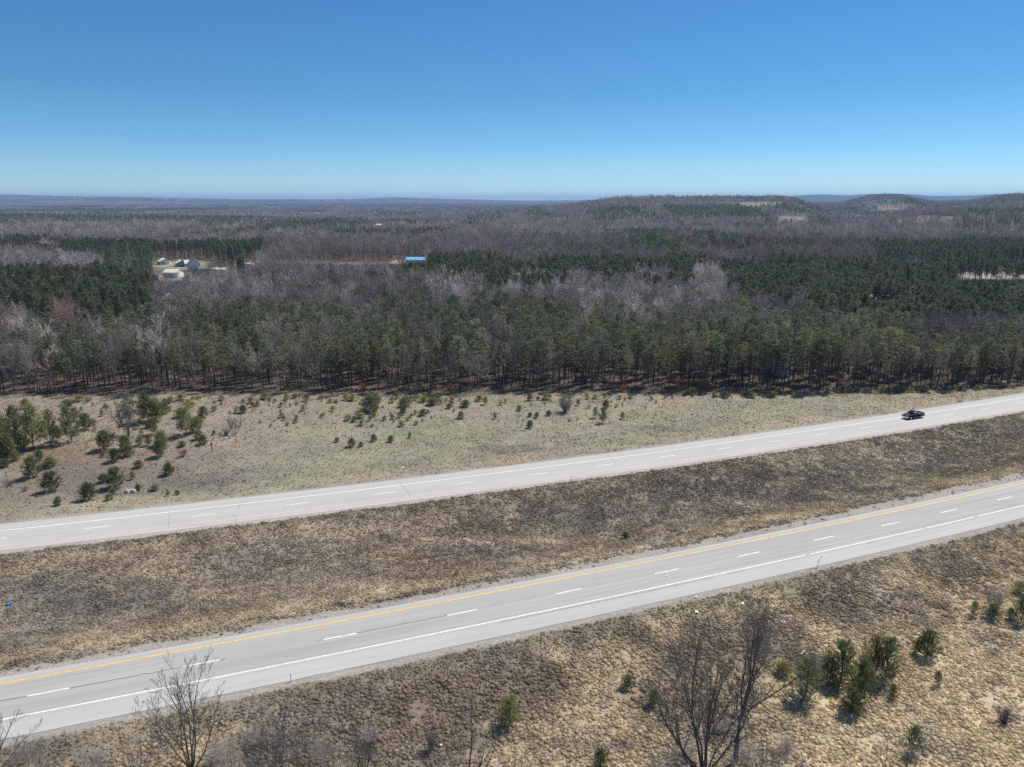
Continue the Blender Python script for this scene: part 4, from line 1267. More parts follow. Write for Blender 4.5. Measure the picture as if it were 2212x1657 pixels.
# pines on the near slope
NEARP = [
    (2001, 1417, 50, 48, 9, DK, 'dark cone-shaped young pine standing apart, uppermost of the near slope clump'),
    (1912, 1468, 86, 52, 10, DK, 'darkest upright young pine in the near slope clump, throwing a black shadow'),
    (1884, 1456, 76, 48, 11, (1.1, .95, .75), 'browning young pine pressed behind the darkest upright one'),
    (1816, 1472, 82, 62, 9, (.95, 1, .95), 'broad grey green young pine in the middle of the near slope clump'),
    (1786, 1470, 48, 44, 12, (.9, .95, .9), 'short young pine at the left foot of the broad grey green one'),
    (1740, 1505, 80, 62, 12, (.9, 1, .9), 'leftmost tall young pine of the near slope clump'),
    (1856, 1516, 86, 58, 11, (.95, 1, .85), 'loose tall young pine lowest in the middle of the near slope clump'),
    (1837, 1540, 52, 46, 10, (.95, 1, .85), 'short young pine at the lowest end of the near slope clump'),
    (1980, 1412, 28, 16, 11, LT, 'thin seedling touching the left side of the apart cone-shaped pine'),
    (1101, 1565, 56, 46, 10, (1.05, 1.1, .8), 'bright green young pine alone beside the pale forked bare tree'),
    (1356, 1485, 24, 26, 9, (.85, .95, .8), 'small round young pine left of the big twin bare trees'),
    (1412, 1523, 34, 28, 10, (.8, .9, .8), 'young pine half behind the left twigs of the big twin bare trees'),
    (1297, 1660, 40, 34, 11, (.9, .95, .85), 'young pine cut by the bottom edge of the photo'),
    (1970, 1628, 56, 36, 12, (.95, 1, .95), 'young pine behind thin bare stems at the bottom right'),
    (2024, 1482, 30, 18, 11, (1, 1, .95), 'thin grey green seedling below the apart cone-shaped pine'), (1927, 1511, 32, 20, 12, YE, 'thin light green seedling below the darkest upright pine'),
    (1925, 1460, 22, 18, 11, (.9, .9, .8), 'tiny seedling in the shadow right of the darkest upright pine'), (1690, 1458, 22, 32, 2, YE, 'low yellowish bush left of the leftmost tall young pine'),
    (2102, 1332, 30, 18, 10, (.9, 1, .85), 'slim young pine left of the bare rounded shrub at the right'), (2143, 1335, 28, 30, 9, (.9, 1, .85), 'small young pine in front of the bare rounded shrub at the right'),
    (2180, 1337, 22, 18, 10, (.9, 1, .85), 'smallest young pine right of the bare rounded shrub at the right'), (2206, 1342, 52, 34, 11, (.9, 1, .85), 'young pine cut by the right edge of the photo'), (2202, 1282, 24, 28, 9, LT, 'pale low young pine at the right edge above the others'),
    (1351, 1162, 12, 14, 1, (.8, .9, .7), 'lone small pine in the grassy median'), (986, 1241, 8, 10, 7, (.9, 1, .8), 'tiny lone pine seedling low in the grassy median'), (124, 1092, 14, 14, 2, GR, 'thin grey seedling on the left verge of the far road'),
]
for px, py, h, w, k, t, lab in NEARP: young(px, py, h, w, k, lab, t, group='young pines on the near slope' if py > 1250 else None)


# ------------------------------------------------------------------ bare trees of the foreground and the field
TALL = .93


def near_tree(name, px, py, label, stems, seed, levels=3, kids=(9, 6, 4), rmin=.011, ang=(18, 42), lens=(.4, .5, .5), bark='bark_dark', tw='twigs_near', tint=(1, 1, 1), frm=(.25, .2, .15), up=.12, group='bare trees on the near slope'):
    x, y, z, m = stand(px, py)
    rng = np.random.default_rng(seed)
    P = dict(BP); P.update(rmin=rmin, kids=list(kids), len=list(lens), ang=ang, up=up, seg=.55, wob=.085, taper=.3); P['from'] = list(frm)
    segs = []
    for st, vec, r in stems:
        vec = np.array(vec) * TALL; L = float(np.linalg.norm(vec))
        if r > .2 and L < 7: grow(segs, rng, st, np.array(vec) / L, L, r, levels, levels, dict(P, taper=.8, up=0, wob=.02, **{'from': [.5]}))  # clear bole
        else: grow(segs, rng, st, np.array(vec) / L, L, r * .8, 0, levels, P)
    tm, cm = MB(), MB()
    bole = [s for s in segs if s[2] == 0 or s[1][0] > .12]; rest = [s for s in segs if not (s[2] == 0 or s[1][0] > .12)]
    for pts, rad, lev in bole: tm.tube(pts, rad, 7, 0, cap=False)
    for pts, rad, lev in rest: cm.tube(pts, rad, 4 if lev == 1 else 3, 0, cap=False)
    root = link(name, None, loc=(x, y, z)); tag(root, label, 'tree', group)
    tag(link('trunk', tm.mesh('trunk', [bark]), root), tint=tint); tag(link('crown', cm.mesh('crown', [tw]), root), tint=tint)
    return root


def fan(rng, n, base, spread, H, r):
    out = []
    for k in range(n):
        t = (k + .5) / n * 2 - 1
        h = H * (1 - .4 * abs(t) ** 1.5) * rng.uniform(.85, 1.1)
        out.append((base + rng.normal(0, .05, 3), (spread * t + rng.normal(0, .2), rng.normal(0, .8), h), r * rng.uniform(.6, 1.1)))
    return out


r_ = np.random.default_rng(71)
O0 = np.array((0, 0, -.2))
near_tree('bare_tree', 1516, 1672, 'big many-stemmed dark bare tree, the left one of the twin trees', [
    (O0, (-4.9, -.4, 12), .20), (O0 + (.1, 0, 0), (-2.9, .5, 14.6), .18), (O0 + (.2, .1, 0), (-1.0, .9, 15), .15), (O0 + (.3, 0, 0), (1.2, .3, 14.5), .22), (O0 + (-.1, -.1, 0), (-6.6, -.8, 7.0), .16), (O0 + (.4, 0, 0), (4.6, .8, 9.0), .13), (O0 + (.35, -.1, 0), (2.2, -1.2, 11), .10), (O0 + (.25, .1, 0), (.6, .8, 12.5), .14)], 3, levels=4, kids=(11, 6, 4, 2), rmin=.011, up=.13, ang=(14, 40))
near_tree('bare_tree', 1588, 1646, 'big single-trunked dark bare tree, the right one of the twin trees', [
    (O0, (.25, 0, 5.9), .31), (O0 + (.22, 0, 5.6), (-.4, .3, 11.8), .15), (O0 + (.25, 0, 5.5), (2.3, .2, 11.0), .15), (O0 + (.25, 0, 5.6), (6.6, -.4, 6.8), .11), (O0 + (.1, 0, 4.6), (-2.6, .4, 5.6), .09), (O0 + (.2, 0, 5.2), (4.6, .6, 9.4), .10), (O0 + (.2, .05, 5.4), (.8, .9, 10.5), .11)], 8, levels=4, kids=(11, 6, 4, 2), rmin=.011, up=.13, ang=(14, 40))
near_tree('bare_tree', 420, 1705, 'fan-crowned grey bare tree in front of the near road at the left', [(O0, (0, 0, 2.6), .22)] + [(O0 + (0, 0, 2.2), v, r) for v, r in (
    ((-1.6, 0, 10.2), .11), ((-.7, .5, 10.2), .10), ((1.0, 0, 10.4), .10), ((2.6, .2, 9.2), .11), ((4.0, .3, 7.0), .09), ((-3.6, 0, 7.2), .09), ((.2, -.8, 9.4), .08), ((-2.8, .6, 9), .07))], 12, levels=4, kids=(8, 5, 3, 2), rmin=.011)
near_tree('bare_tree', 590, 1712, 'upright whippy bare tree right of the fan-crowned one', fan(r_, 8, O0, 2.6, 8.6, .07), 14, kids=(8, 5, 3))
near_tree('bare_tree', 648, 1715, 'whippy bare tree spreading to the right, third from the left corner', fan(r_, 8, O0, 3.2, 8.2, .07), 15, kids=(8, 5, 3))
near_tree('bare_tree', 788, 1705, 'slender dark bare tree with a narrow fan crown at the bottom', fan(r_, 6, O0, 1.9, 7.2, .075), 16, kids=(9, 5, 3))
near_tree('bare_tree', 1013, 1705, 'sparse forked bare tree with pale upper limbs at the bottom middle', [(O0, (-1.6, 0, 6.0), .10), (O0, (-.2, .2, 8.8), .12), (O0 + (.1, 0, 0), (1.4, 0, 6.6), .11), (O0 + (.1, 0, 0), (4.2, .2, 5.6), .09), (O0, (2.2, -.4, 6.6), .07)], 17, levels=2, kids=(6, 4), ang=(20, 50), tw='twigs', tint=(1.1, 1.1, 1.05))
near_tree('bare_tree', 1112, 1700, 'low bare tree leaning right beside the sparse forked one', [(O0, (2.6, 0, 3.4), .07), (O0, (3.4, .4, 2.4), .06), (O0, (.6, .2, 4.4), .06), (O0, (-1.0, 0, 3.2), .05)], 18, levels=2, kids=(7, 4), tw='twigs', tint=(1.05, 1.02, 1))
near_tree('bare_tree', 944, 1695, 'thin bare sapling left of the sparse forked tree', [(O0, (.2, 0, 5.2), .05), (O0, (1.6, 0, 4.2), .05), (O0, (-1.6, 0, 3.2), .04)], 19, levels=2, kids=(6, 4))
near_tree('bare_tree', -38, 1730, 'bare tree reaching in over the left edge of the photo', fan(r_, 7, O0, 3.6, 11.4, .10) + [(O0 + (0, 0, 1), (4.2, 0, 8.6), .09), (O0 + (0, 0, 1), (4.8, .3, 6.2), .08)], 20, kids=(8, 6, 4))
near_tree('bare_tree', 1912, 1680, 'thin upright bare sapling left of the pine at the bottom right', fan(r_, 4, O0, .9, 5.4, .045), 21, levels=2, kids=(7, 4))
near_tree('bare_tree', 1962, 1682, 'thin forked bare sapling in front of the pine at the bottom right', fan(r_, 4, O0, 1.6, 4.8, .045), 22, levels=2, kids=(7, 4))
near_tree('bare_tree', 1690, 1690, 'low tangled bare tree right of the twin trees at the bottom', fan(r_, 6, O0, 3.4, 4.6, .05), 23, levels=3, kids=(7, 4, 3), tw='twigs', tint=(.9, .88, .86))
near_tree('bare_tree', 300, 1715, 'low twiggy bare tree left of the fan-crowned one', fan(r_, 6, O0, 3.0, 6.4, .06), 24, kids=(7, 5, 3), tw='twigs', tint=(.95, .92, .9))
for k_, (px_, py_, H_, sp_, lab_) in enumerate([(1440, 1690, 4.6, 3.4, 'low grey twiggy tree at the left foot of the twin bare trees'), (1545, 1705, 4.2, 3.2, 'low grey twiggy tree between the feet of the twin bare trees'), (1640, 1692, 4.4, 3.4, 'low grey twiggy tree at the right foot of the twin bare trees'), (520, 1712, 6.0, 2.8, 'grey twiggy tree between the fan-crowned tree and the whippy ones'),
                                           (716, 1712, 5.4, 2.6, 'grey twiggy tree between the whippy trees and the slender one'), (120, 1715, 4.6, 3.4, 'low grey twiggy tree near the bottom left corner')]):
    near_tree('bare_tree', px_, py_, lab_, fan(r_, 7, O0, sp_, H_, .045), 40 + k_, levels=3, kids=(8, 6, 3), rmin=.011, tw='twigs', bark='bark_grey', tint=(.8, .78, .76), up=.04, ang=(22, 58))
near_tree('bare_tree', *z1(852, 345), 'grey bare tree with a broad fan crown in the left of the field', [(O0 + (.0, 0, 0), v, r) for v, r in (((-3.0, 0, 8), .12), ((-1, .8, 9), .13), ((.8, -.8, 9), .12), ((2.4, .5, 7.6), .11), ((3.6, 0, 5.6), .09), ((-3.8, .3, 5.2), .08), ((.2, 1, 8.4), .1))], 25, kids=(9, 6, 5), rmin=.02, bark='bark_grey', tw='twigs', tint=(.95, .93, .92), group=None)
near_tree('bare_tree', *z1(1565, 337), 'small bare tree with open upward limbs left of mid field', fan(r_, 6, O0, 2.4, 4.4, .06), 26, kids=(8, 5, 3), rmin=.018, bark='bark_grey', tw='twigs', tint=(.8, .76, .74), group=None)
near_tree('bare_tree', 6, 968, 'grey bare tree cut by the left edge beside the pine thicket', fan(r_, 7, O0, 3.6, 8.0, .08), 27, kids=(9, 6, 4), rmin=.02, bark='bark_grey', tw='twigs', tint=(.95, .93, .92), group=None)


def shrub(px, py, h, w, label, seed, name='bare_shrub', mat='twigs', tint=(1, 1, 1), stems=60, kids=9, r=.022, cat='shrub', group=None, extra=None):
    x, y, z, m = stand(px, py); H = height_for(px, py, h); R = w * m / 2
    mb = shrub_mesh(seed, H, R, stems, kids, r)
    o = link(name, mb.mesh(name, [mat]), loc=(x, y, z))
    return tag(o, label, cat, group, tint=tint)


shrub(*z2(1650, 192), 31, 38, 'grey rounded leafless shrub alone near the wood', 700, stems=110, kids=12, tint=(.85, .8, .8))
shrub(2146, 1318, 58, 66, 'tall bare rounded shrub on the near slope at the right', 701, stems=60, kids=11, r=.014, mat='twigs_near', tint=(1.25, 1.2, 1.2))
shrub(2168, 1562, 32, 56, 'low dark tangle of dead brush at the right edge of the near slope', 702, name='brush_heap', stems=70, kids=9, r=.016, mat='twigs_near', tint=(.8, .75, .8), cat='brush heap')
shrub(932, 1622, 46, 34, 'bare bush with a white scrap at its foot, left of the forked tree', 703, stems=40, kids=10, r=.012, mat='twigs_near', tint=(1, .95, .95))
shrub(1020, 1530, 34, 24, 'thin grey bush above the sparse forked bare tree', 704, stems=26, kids=8, r=.011, mat='twigs_near', tint=(1.2, 1.2, 1.15))
for k, (px, py, h, w, lab) in enumerate([(1600, 1650, 44, 120, 'grey brush around the foot of the right twin tree'), (1480, 1640, 36, 90, 'grey brush left of the twin bare trees'), (1700, 1625, 34, 80, 'grey brush right of the twin bare trees'), (1555, 1580, 30, 70, 'grey brush behind the twin bare trees'),
                                         (700, 1640, 50, 120, 'grey brush between the whippy trees and the slender one'), (560, 1600, 36, 110, 'grey brush behind the whippy bare trees'), (470, 1640, 40, 90, 'grey brush at the foot of the fan-crowned tree'), (60, 1640, 40, 130, 'grey brush in the bottom left corner'), (800, 1600, 26, 60, 'grey brush behind the slender dark tree'), (200, 1650, 30, 110, 'reddish grey brush near the bottom left corner')]):
    shrub(px, py, h, w, lab, 710 + k, stems=90, kids=11, r=.010, mat='twigs', tint=(1.35, 1.28, 1.22), group='patches of grey brush on the near slope')
shrub(*z1(460, 150), 14, 32, 'dark purplish brush heap near the wood at the left', 730, name='brush_heap', mat='twigs_near', stems=60, kids=8, r=.03, cat='brush heap')
shrub(*z1(1105, 140), 14, 28, 'pale lilac bare shrub at the foot of the wood beside the tallest pine', 731, stems=50, kids=8, r=.03, tint=(1.05, 1, 1.05))
shrub(*z1(60, 680), 16, 46, 'flat dark brush on the slope at the left edge', 732, mat='twigs_near', stems=40, kids=7, r=.02)
shrub(*z1(160, 715), 12, 30, 'low brown bush on the slope near the left edge', 733, mat='twigs_near', stems=30, kids=7, r=.02, tint=(1.3, 1.1, .9))
shrub(*z1(1217, 485), 17, 24, 'small reddish brown shrub beside the dark bushy pine', 734, stems=40, kids=9, r=.022, tint=(1.15, .62, .5))
shrub(*z1(1500, 345), 16, 26, 'grey brush at the left of the small bare tree', 735, stems=40, kids=7, r=.02, mat='twigs_near')
shrub(*z1(740, 350), 12, 40, 'brown brush behind the dark broad pine', 736, stems=40, kids=7, r=.02, mat='twigs_near', tint=(1.3, 1.15, 1))
shrub(*z2(1810, 165), 10, 20, 'small grey shrub right of the grey rounded one', 737, stems=30, kids=7, r=.02)
shrub(824, 1163, 8, 16, 'grey twiggy weed clump in the upper median', 738, stems=26, kids=6, r=.012, mat='twigs_near', cat='weeds')['kind'] = 'thing'


def orange_bush(px, py, h, w, label, seed):
    x, y, z, m = stand(px, py); H = max(height_for(px, py, h), .6); R = w * m / 2
    mb = shrub_mesh(seed, H, R, 16, 5, .02); rng = np.random.default_rng(seed)
    o = link('oak_bush', None, loc=(x, y, z)); tag(o, label, 'shrub', 'orange-leaved oak bushes under the pines')
    tag(link('stems', mb.mesh('stems', ['bark_grey']), o), tint=(1, 1, 1))
    n = 260; a = rng.uniform(0, 6.3, n); rr = R * np.sqrt(rng.random(n)); B = np.stack([np.cos(a) * rr, np.sin(a) * rr, H * rng.uniform(.25, 1, n)], 1)
    v, f = tri_blades(B, unit(rng.normal(0, 1, (n, 3))), .3, .22, rng); lm = MB(); lm.add(v, f)
    tag(link('leaves', lm.mesh('leaves', ['leaves_orange']), o), tint=(1, 1, 1))


for k, (px, py, h, w, lab) in enumerate([(1478, 842, 22, 40, 'bright orange leafed oak bush under the pines, right of centre'), (1345, 846, 14, 16, 'small orange leafed bush under the pines left of the brightest'), (972, 850, 22, 14, 'narrow orange leafed bush under the pines above the big pine bush'), (786, 850, 22, 16, 'orange leafed bush under the pines just left of the big pine bush'), (1520, 838, 12, 22, 'low orange leafed bush right of the brightest one')]):
    orange_bush(px, py, h, w, lab, 740 + k)


# ------------------------------------------------------------------ pickup truck
plain('truck_paint', (.085, .012, .022), .22, .1, metal=.35, spec=.6, coat=1.0); plain('truck_dark', (.02, .02, .022), .5); plain('chrome', (.75, .75, .76), .18, .05, metal=1.0)
plain('glass_dark', (.012, .014, .018), .06, .05, spec=.8, coat=.6); plain('rubber', (.022, .022, .023), .85); plain('lamp_clear', (.75, .75, .72), .15, .05, spec=.6); plain('lamp_red', (.4, .02, .02), .3)


def prism(mb, prof, y0, y1, mat=0, inset=None):
    """profile in x,z carried across y; inset narrows the points above a height"""
    n = len(prof)
    def side(y):
        return np.array([(px, (y if inset is None or pz < inset[0] else y * inset[1]), pz) for px, pz in prof])
    mb.add(np.concatenate([side(y0), side(y1)]), [(i, (i + 1) % n, n + (i + 1) % n, n + i) for i in range(n)], mat)
    c = len(prof)
    for off, order in ((y0, range(n)), (y1, range(n - 1, -1, -1))):
        mb.add(side(off), np.array([list(order)]), mat)


def bevelled(me, w, seg=2):
    import bmesh
    bm = bmesh.new(); bm.from_mesh(me); bmesh.ops.remove_doubles(bm, verts=bm.verts, dist=1e-4)
    es = [e for e in bm.edges if len(e.link_faces) == 2 and e.calc_face_angle(0) > .5]
    bmesh.ops.bevel(bm, geom=es, offset=w, segments=seg, profile=.6, affect='EDGES'); bmesh.ops.recalc_face_normals(bm, faces=bm.faces)
    bm.to_mesh(me); bm.free(); return me


def build_truck():
    tx, ty = W(1981, 905)
    x0 = float(tx); t = far_s(np.array([x0]))[0]; nrm = np.array((-t, 1)) / sqrt(1 + t * t); p = np.array((x0, float(far_y(np.array([x0]))[0]))) + nrm * 1.45
    root = link('pickup_truck', None, loc=(p[0], p[1], .006), rz=math.atan2(t, 1) + pi)
    tag(root, 'dark maroon pickup with an open bed and chrome bumper driving on the far road', 'pickup truck')
    b = MB()
    low = [(-2.85, .52), (-2.3, .5), (-2.2, .78), (-1.98, .92), (-1.55, .92), (-1.33, .78), (-1.25, .42), (1.35, .42), (1.43, .78), (1.65, .92), (2.08, .92), (2.28, .78), (2.36, .5), (2.82, .52), (2.86, .95), (2.8, 1.12), (2.4, 1.2), (1.05, 1.26), (-.72, 1.26), (-.74, 1.12), (-2.85, 1.12)]
    prism(b, low, -.97, .97)
    for y in (-.9, .9): b.box((-1.8, y, 1.2), (2.1, .14, .2))
    b.box((-2.79, 0, 1.2), (.12, 1.66, .2))
    body = link('body', bevelled(b.mesh('body', ['truck_paint']), .05), root)
    c = MB(); cab = [(1.12, 1.22), (.42, 1.83), (.2, 1.9), (-.5, 1.9), (-.66, 1.84), (-.74, 1.22)]
    prism(c, cab, -.93, .93, inset=(1.5, .82)); link('cab', bevelled(c.mesh('cab', ['truck_paint']), .06), root)
    g = MB(); prism(g, [(1.13, 1.3), (.5, 1.80), (.47, 1.80), (1.08, 1.3)], -.8, .8, inset=(1.5, .86)); link('windscreen', g.mesh('windscreen', ['glass_dark']), root)
    for s in (-1, 1):
        g = MB(); v = np.array([(.86, s * .95, 1.32), (-.02, s * .95, 1.32), (-.02, s * .795, 1.78), (.36, s * .795, 1.78), (.86, s * .925, 1.32), (-.02, s * .925, 1.32), (-.02, s * .77, 1.78), (.36, s * .77, 1.78)])
        g.add(v, [(0, 1, 2, 3), (7, 6, 5, 4), (0, 4, 5, 1), (1, 5, 6, 2), (2, 6, 7, 3), (3, 7, 4, 0)]); link('side_window', g.mesh('side_window', ['glass_dark']), root)
        g = MB(); v2 = v.copy(); v2[:, 0] = [-.1, -.62, -.58, -.1, -.1, -.62, -.58, -.1]; g.add(v2, [(0, 1, 2, 3), (7, 6, 5, 4), (0, 4, 5, 1), (1, 5, 6, 2), (2, 6, 7, 3), (3, 7, 4, 0)]); link('side_window', g.mesh('side_window', ['glass_dark']), root)
        h = MB(); h.box((2.83, s * .74, .93), (.1, .36, .2)); link('headlight', bevelled(h.mesh('headlight', ['lamp_clear']), .03), root)
        h = MB(); h.box((-2.87, s * .86, 1.0), (.06, .16, .34)); link('tail_light', h.mesh('tail_light', ['lamp_red']), root)
        h = MB(); h.box((.78, s * 1.08, 1.36), (.12, .22, .2)); h.box((.8, s * .98, 1.3), (.05, .14, .05)); link('mirror', h.mesh('mirror', ['truck_dark']), root)
        h = MB(); h.box((.05, s * .99, .48), (2.3, .1, .07)); link('side_step', h.mesh('side_step', ['chrome']), root)
        for wx in (1.86, -1.77):
            tm = MB(); th = np.linspace(0, 2 * pi, 19)[:-1]
            for (ra, ya), (rb, yb) in (((.37, -.12), (.39, -.08)), ((.39, -.08), (.39, .08)), ((.39, .08), (.37, .12)), ((.37, .12), (.24, .12)), ((.24, -.12), (.37, -.12))):
                A = np.stack([np.cos(th) * ra, np.full(18, ya), np.sin(th) * ra], 1); Bq = np.stack([np.cos(th) * rb, np.full(18, yb), np.sin(th) * rb], 1); i = np.arange(18)
                tm.add(np.concatenate([A, Bq]), np.stack([i, (i + 1) % 18, 18 + (i + 1) % 18, 18 + i], 1))
            wh = link('wheel', None, root, loc=(wx, s * .87, .395)); link('tyre', tm.mesh('tyre', ['rubber'], True), wh)
            rm = MB(); A = np.stack([np.cos(th) * .25, np.full(18, s * .09), np.sin(th) * .25], 1); Bq = A * (.35, 1, .35) + (0, s * .025, 0); i = np.arange(18)
            rm.add(np.concatenate([A, Bq]), np.stack([i, (i + 1) % 18, 18 + (i + 1) % 18, 18 + i], 1)); rm.add(Bq, np.array([list(range(18))]))
            link('rim', rm.mesh('rim', ['chrome']), wh)
    h = MB(); h.box((2.9, 0, .62), (.2, 1.9, .24)); h.box((2.93, 0, .44), (.1, 1.5, .12)); link('front_bumper', bevelled(h.mesh('front_bumper', ['chrome']), .04), root)
    h = MB(); h.box((-2.93, 0, .6), (.16, 1.8, .18)); link('rear_bumper', bevelled(h.mesh('rear_bumper', ['chrome']), .03), root)
    h = MB(); h.box((2.84, 0, .95), (.07, 1.04, .26))
    for q in range(4): h.box((2.885, 0, .86 + q * .06), (.03, 1.0, .02), 1)
    link('grille', h.mesh('grille', ['truck_dark', 'chrome']), root)
    h = MB(); h.box((-1.8, 0, 1.135), (1.9, 1.5, .03)); link('bed_liner', h.mesh('bed_liner', ['truck_dark']), root)


build_truck()

# ------------------------------------------------------------------ sign, marker posts, fence, litter
plain('steel', (.22, .21, .20), .6); plain('sign_back', (.16, .18, .15), .6); plain('sign_face', (.05, .22, .12), .5); plain('wood_post', (.26, .22, .17), .9); plain('paint_white_small', (.8, .8, .8), .6)
plain('litter_white', (.78, .77, .74), .6); plain('litter_blue', (.04, .30, .75), .4); plain('stone', (.42, .40, .37), .9); plain('wood_pale', (.5, .43, .34), .8); plain('wood_orange', (.45, .24, .12), .8)


def build_roadside():
    x, y, z, m = stand(2078, 864)
    t = math.atan2(far_s(np.array([x]))[0], 1)
    r = link('road_sign', None, loc=(x, y, z), rz=t); tag(r, 'tall narrow road sign seen edge-on beside the far road, right of the pickup', 'road sign')
    h = MB(); h.box((0, 0, 2.0), (.12, .1, 4.2)); link('post', h.mesh('post', ['steel']), r)
    h = MB(); h.box((.09, 0, 3.2), (.05, 1.3, 1.7)); link('sign_panel', bevelled(h.mesh('sign_panel', ['sign_back']), .015, 1), r)
    for px, py, hh, lab, lean in ((1234, 1038, 9, 'thin marker post on the median verge of the far road, right of centre', 0), (2103, 909, 9, 'thin marker post on the median verge of the far road near the pickup', 0), (629, 1472, 17, 'thin marker post on the near road verge at the left', 0), (1180, 991, 11, 'short marker post beside the far road below the dark patch', 0), (1765, 1228, 28, 'bent leaning marker post beside the near road at the right', .32), (1545, 908, 7, 'short marker post between the field and the far road right of centre', 0)):
        x, y, z, m = stand(px, py); H = height_for(px, py, hh)
        r = link('marker_post', None, loc=(x, y, z), rz=t); tag(r, lab, 'marker post', 'marker posts along the roads')
        h = MB(); top = (lean * H * .9, 0, H * (1 - lean * .3)); h.tube([(0, 0, -.2), (lean * H * .1, 0, H * .45), top], [.035, .035, .03], 5); link('post', h.mesh('post', ['steel']), r)
        h = MB(); h.box((top[0], 0, top[2] - .08), (.1, .03, .16)); link('reflector', h.mesh('reflector', ['paint_white_small']), r)
        if lean:
            h = MB(); h.tube([(0, 0, .05), (-.9, .1, .12), (-1.5, .1, .3)], [.03, .03, .02], 4); link('broken_piece', h.mesh('broken_piece', ['steel']), r)
    # wire fence across the field
    pts = np.array([W(*p) for p in ((405, 979), (560, 975), (700, 971), (928, 953), (1160, 926), (1368, 898), (1508, 882), (1640, 869))])
    seg = np.concatenate([[0], np.cumsum(np.linalg.norm(np.diff(pts, axis=0), axis=1))]); s = np.arange(0, seg[-1], 5.2)
    X = np.interp(s, seg, pts[:, 0]); Y = np.interp(s, seg, pts[:, 1]); Z = terrain(X, Y)
    r = link('wire_fence', None, loc=(X[0], Y[0], Z[0])); tag(r, 'thin post and wire fence running across the pale field', 'fence')
    rng = np.random.default_rng(3); first = None
    for a, b, c in zip(X - X[0], Y - Y[0], Z - Z[0]):
        if first is None:
            h = MB(); h.tube([(0, 0, -.3), (0, 0, .6), (.02, 0, 1.25)], [.045, .045, .04], 5); first = link('post', h.mesh('post', ['wood_post']), r); o = first
        else:
            o = first.copy(); COL.objects.link(o); o.parent = r
        o.location = (a, b, c); o.rotation_euler = (rng.normal(0, .05), rng.normal(0, .05), 0); o.scale = (1, 1, rng.uniform(.8, 1.1))
    h = MB()
    for zz in (.35, .75, 1.1): h.tube(np.stack([X - X[0], Y - Y[0], Z - Z[0] + zz], 1), .012, 3, cap=False)
    link('wire', h.mesh('wire', ['steel']), r)
    x, y, z, m = stand(*z1(1408, 455)); r = link('fence_post', None, loc=(x, y, z)); tag(r, 'dark stout post at the left end of the wire fence', 'post')
    h = MB(); h.tube([(0, 0, -.2), (0, 0, 1.5), (0, 0, 1.9)], [.09, .09, .085], 7); link('post', h.mesh('post', ['bark_dark']), r)
    h = MB(); h.box((0, 0, 1.8), (.34, .3, .3)); link('cap', h.mesh('cap', ['bark_dark']), r)
    # litter and stones

    def scrap(name, px, py, w, d, hgt, mat, label, cat, seed):
        rg = np.random.default_rng(seed); x, y, z, m = stand(px, py); mb = MB(); n = 5
        gx, gy = np.meshgrid(np.linspace(-.5, .5, n), np.linspace(-.5, .5, n)); zz = rg.uniform(.05, 1, (n, n)) * hgt
        top = np.stack([gx.ravel() * w + rg.normal(0, w * .05, n * n), gy.ravel() * d + rg.normal(0, d * .05, n * n), zz.ravel() + .12], 1)
        i = (np.arange(n - 1)[:, None] * n + np.arange(n - 1)[None]).ravel(); q = np.stack([i, i + 1, i + n + 1, i + n], 1)
        mb.add(top, q); mb.add(top - (0, 0, .03), q[:, ::-1])
        tag(link(name, mb.mesh(name, [mat]), loc=(x, y, z), rz=rg.uniform(0, 3)), label, cat, kind='thing')
    for k, a in enumerate([(21, 1306, .8, .5, .35, 'litter_blue', 'crumpled bright blue plastic scrap in the median at the left edge', 'litter'), (1604, 1306, .7, .5, .3, 'litter_white', 'white paper scrap lying right of the twin tree tops', 'litter'), (1505, 1324, .8, .6, .3, 'litter_white', 'grey white plastic sheet above the twin trees', 'litter'),
                           (1503, 1291, .5, .4, .25, 'litter_white', 'white scrap at the verge of the near road above the plastic sheet', 'litter'), (953, 1612, .4, .4, .3, 'litter_white', 'white scrap at the foot of the bare bush', 'litter'), (1979, 1378, .45, .35, .25, 'litter_white', 'white scrap above the apart cone-shaped pine', 'litter'),
                           (870, 1011, .9, .5, .25, 'litter_white', 'pair of pale scraps by the far road below the green patch', 'litter'), (2089, 1008, .6, .4, .25, 'litter_white', 'white scrap in the right of the median near the lush patch', 'litter'), (145, 928, .7, .5, .3, 'litter_white', 'white scrap left below the pine thicket', 'litter'), (2128, 1017, .7, .3, .2, 'litter_white', 'pale scrap in the median near the near road at the right', 'litter'), (1440, 1246, .4, .3, .2, 'litter_white', 'tiny white scrap below the near road right of centre', 'litter')]):
        scrap('litter', a[0], a[1], a[2] * .65, a[3] * .65, a[4] * .6, a[5], a[6], a[7], 800 + k)

    def boulder(name, px, py, w, hgt, mat, label, cat, seed, n=9):
        rg = np.random.default_rng(seed); x, y, z, m = stand(px, py); mb = MB()
        for q in range(n):
            c = np.array((rg.normal(0, w * .3), rg.normal(0, w * .25), 0)) if n > 1 else np.zeros(3); r0 = w * (.22 if n > 1 else .5) * rg.uniform(.6, 1.2)
            th = np.arange(7) * 2 * pi / 7; V = [np.c_[np.cos(th) * r0 * s * rg.uniform(.8, 1.2, 7), np.sin(th) * r0 * s * rg.uniform(.8, 1.2, 7), np.full(7, hh * hgt)] + c for s, hh in ((1, -.1), (.95, .45), (.55, .85))] + [np.array([c + (0, 0, hgt)])]
            V = np.concatenate(V); F = [(i * 7 + j, i * 7 + (j + 1) % 7, i * 7 + 7 + (j + 1) % 7, i * 7 + 7 + j) for i in range(2) for j in range(7)]
            mb.add(V, np.array(F)); mb.add(V, np.array([(14 + j, 14 + (j + 1) % 7, 21) for j in range(7)]))
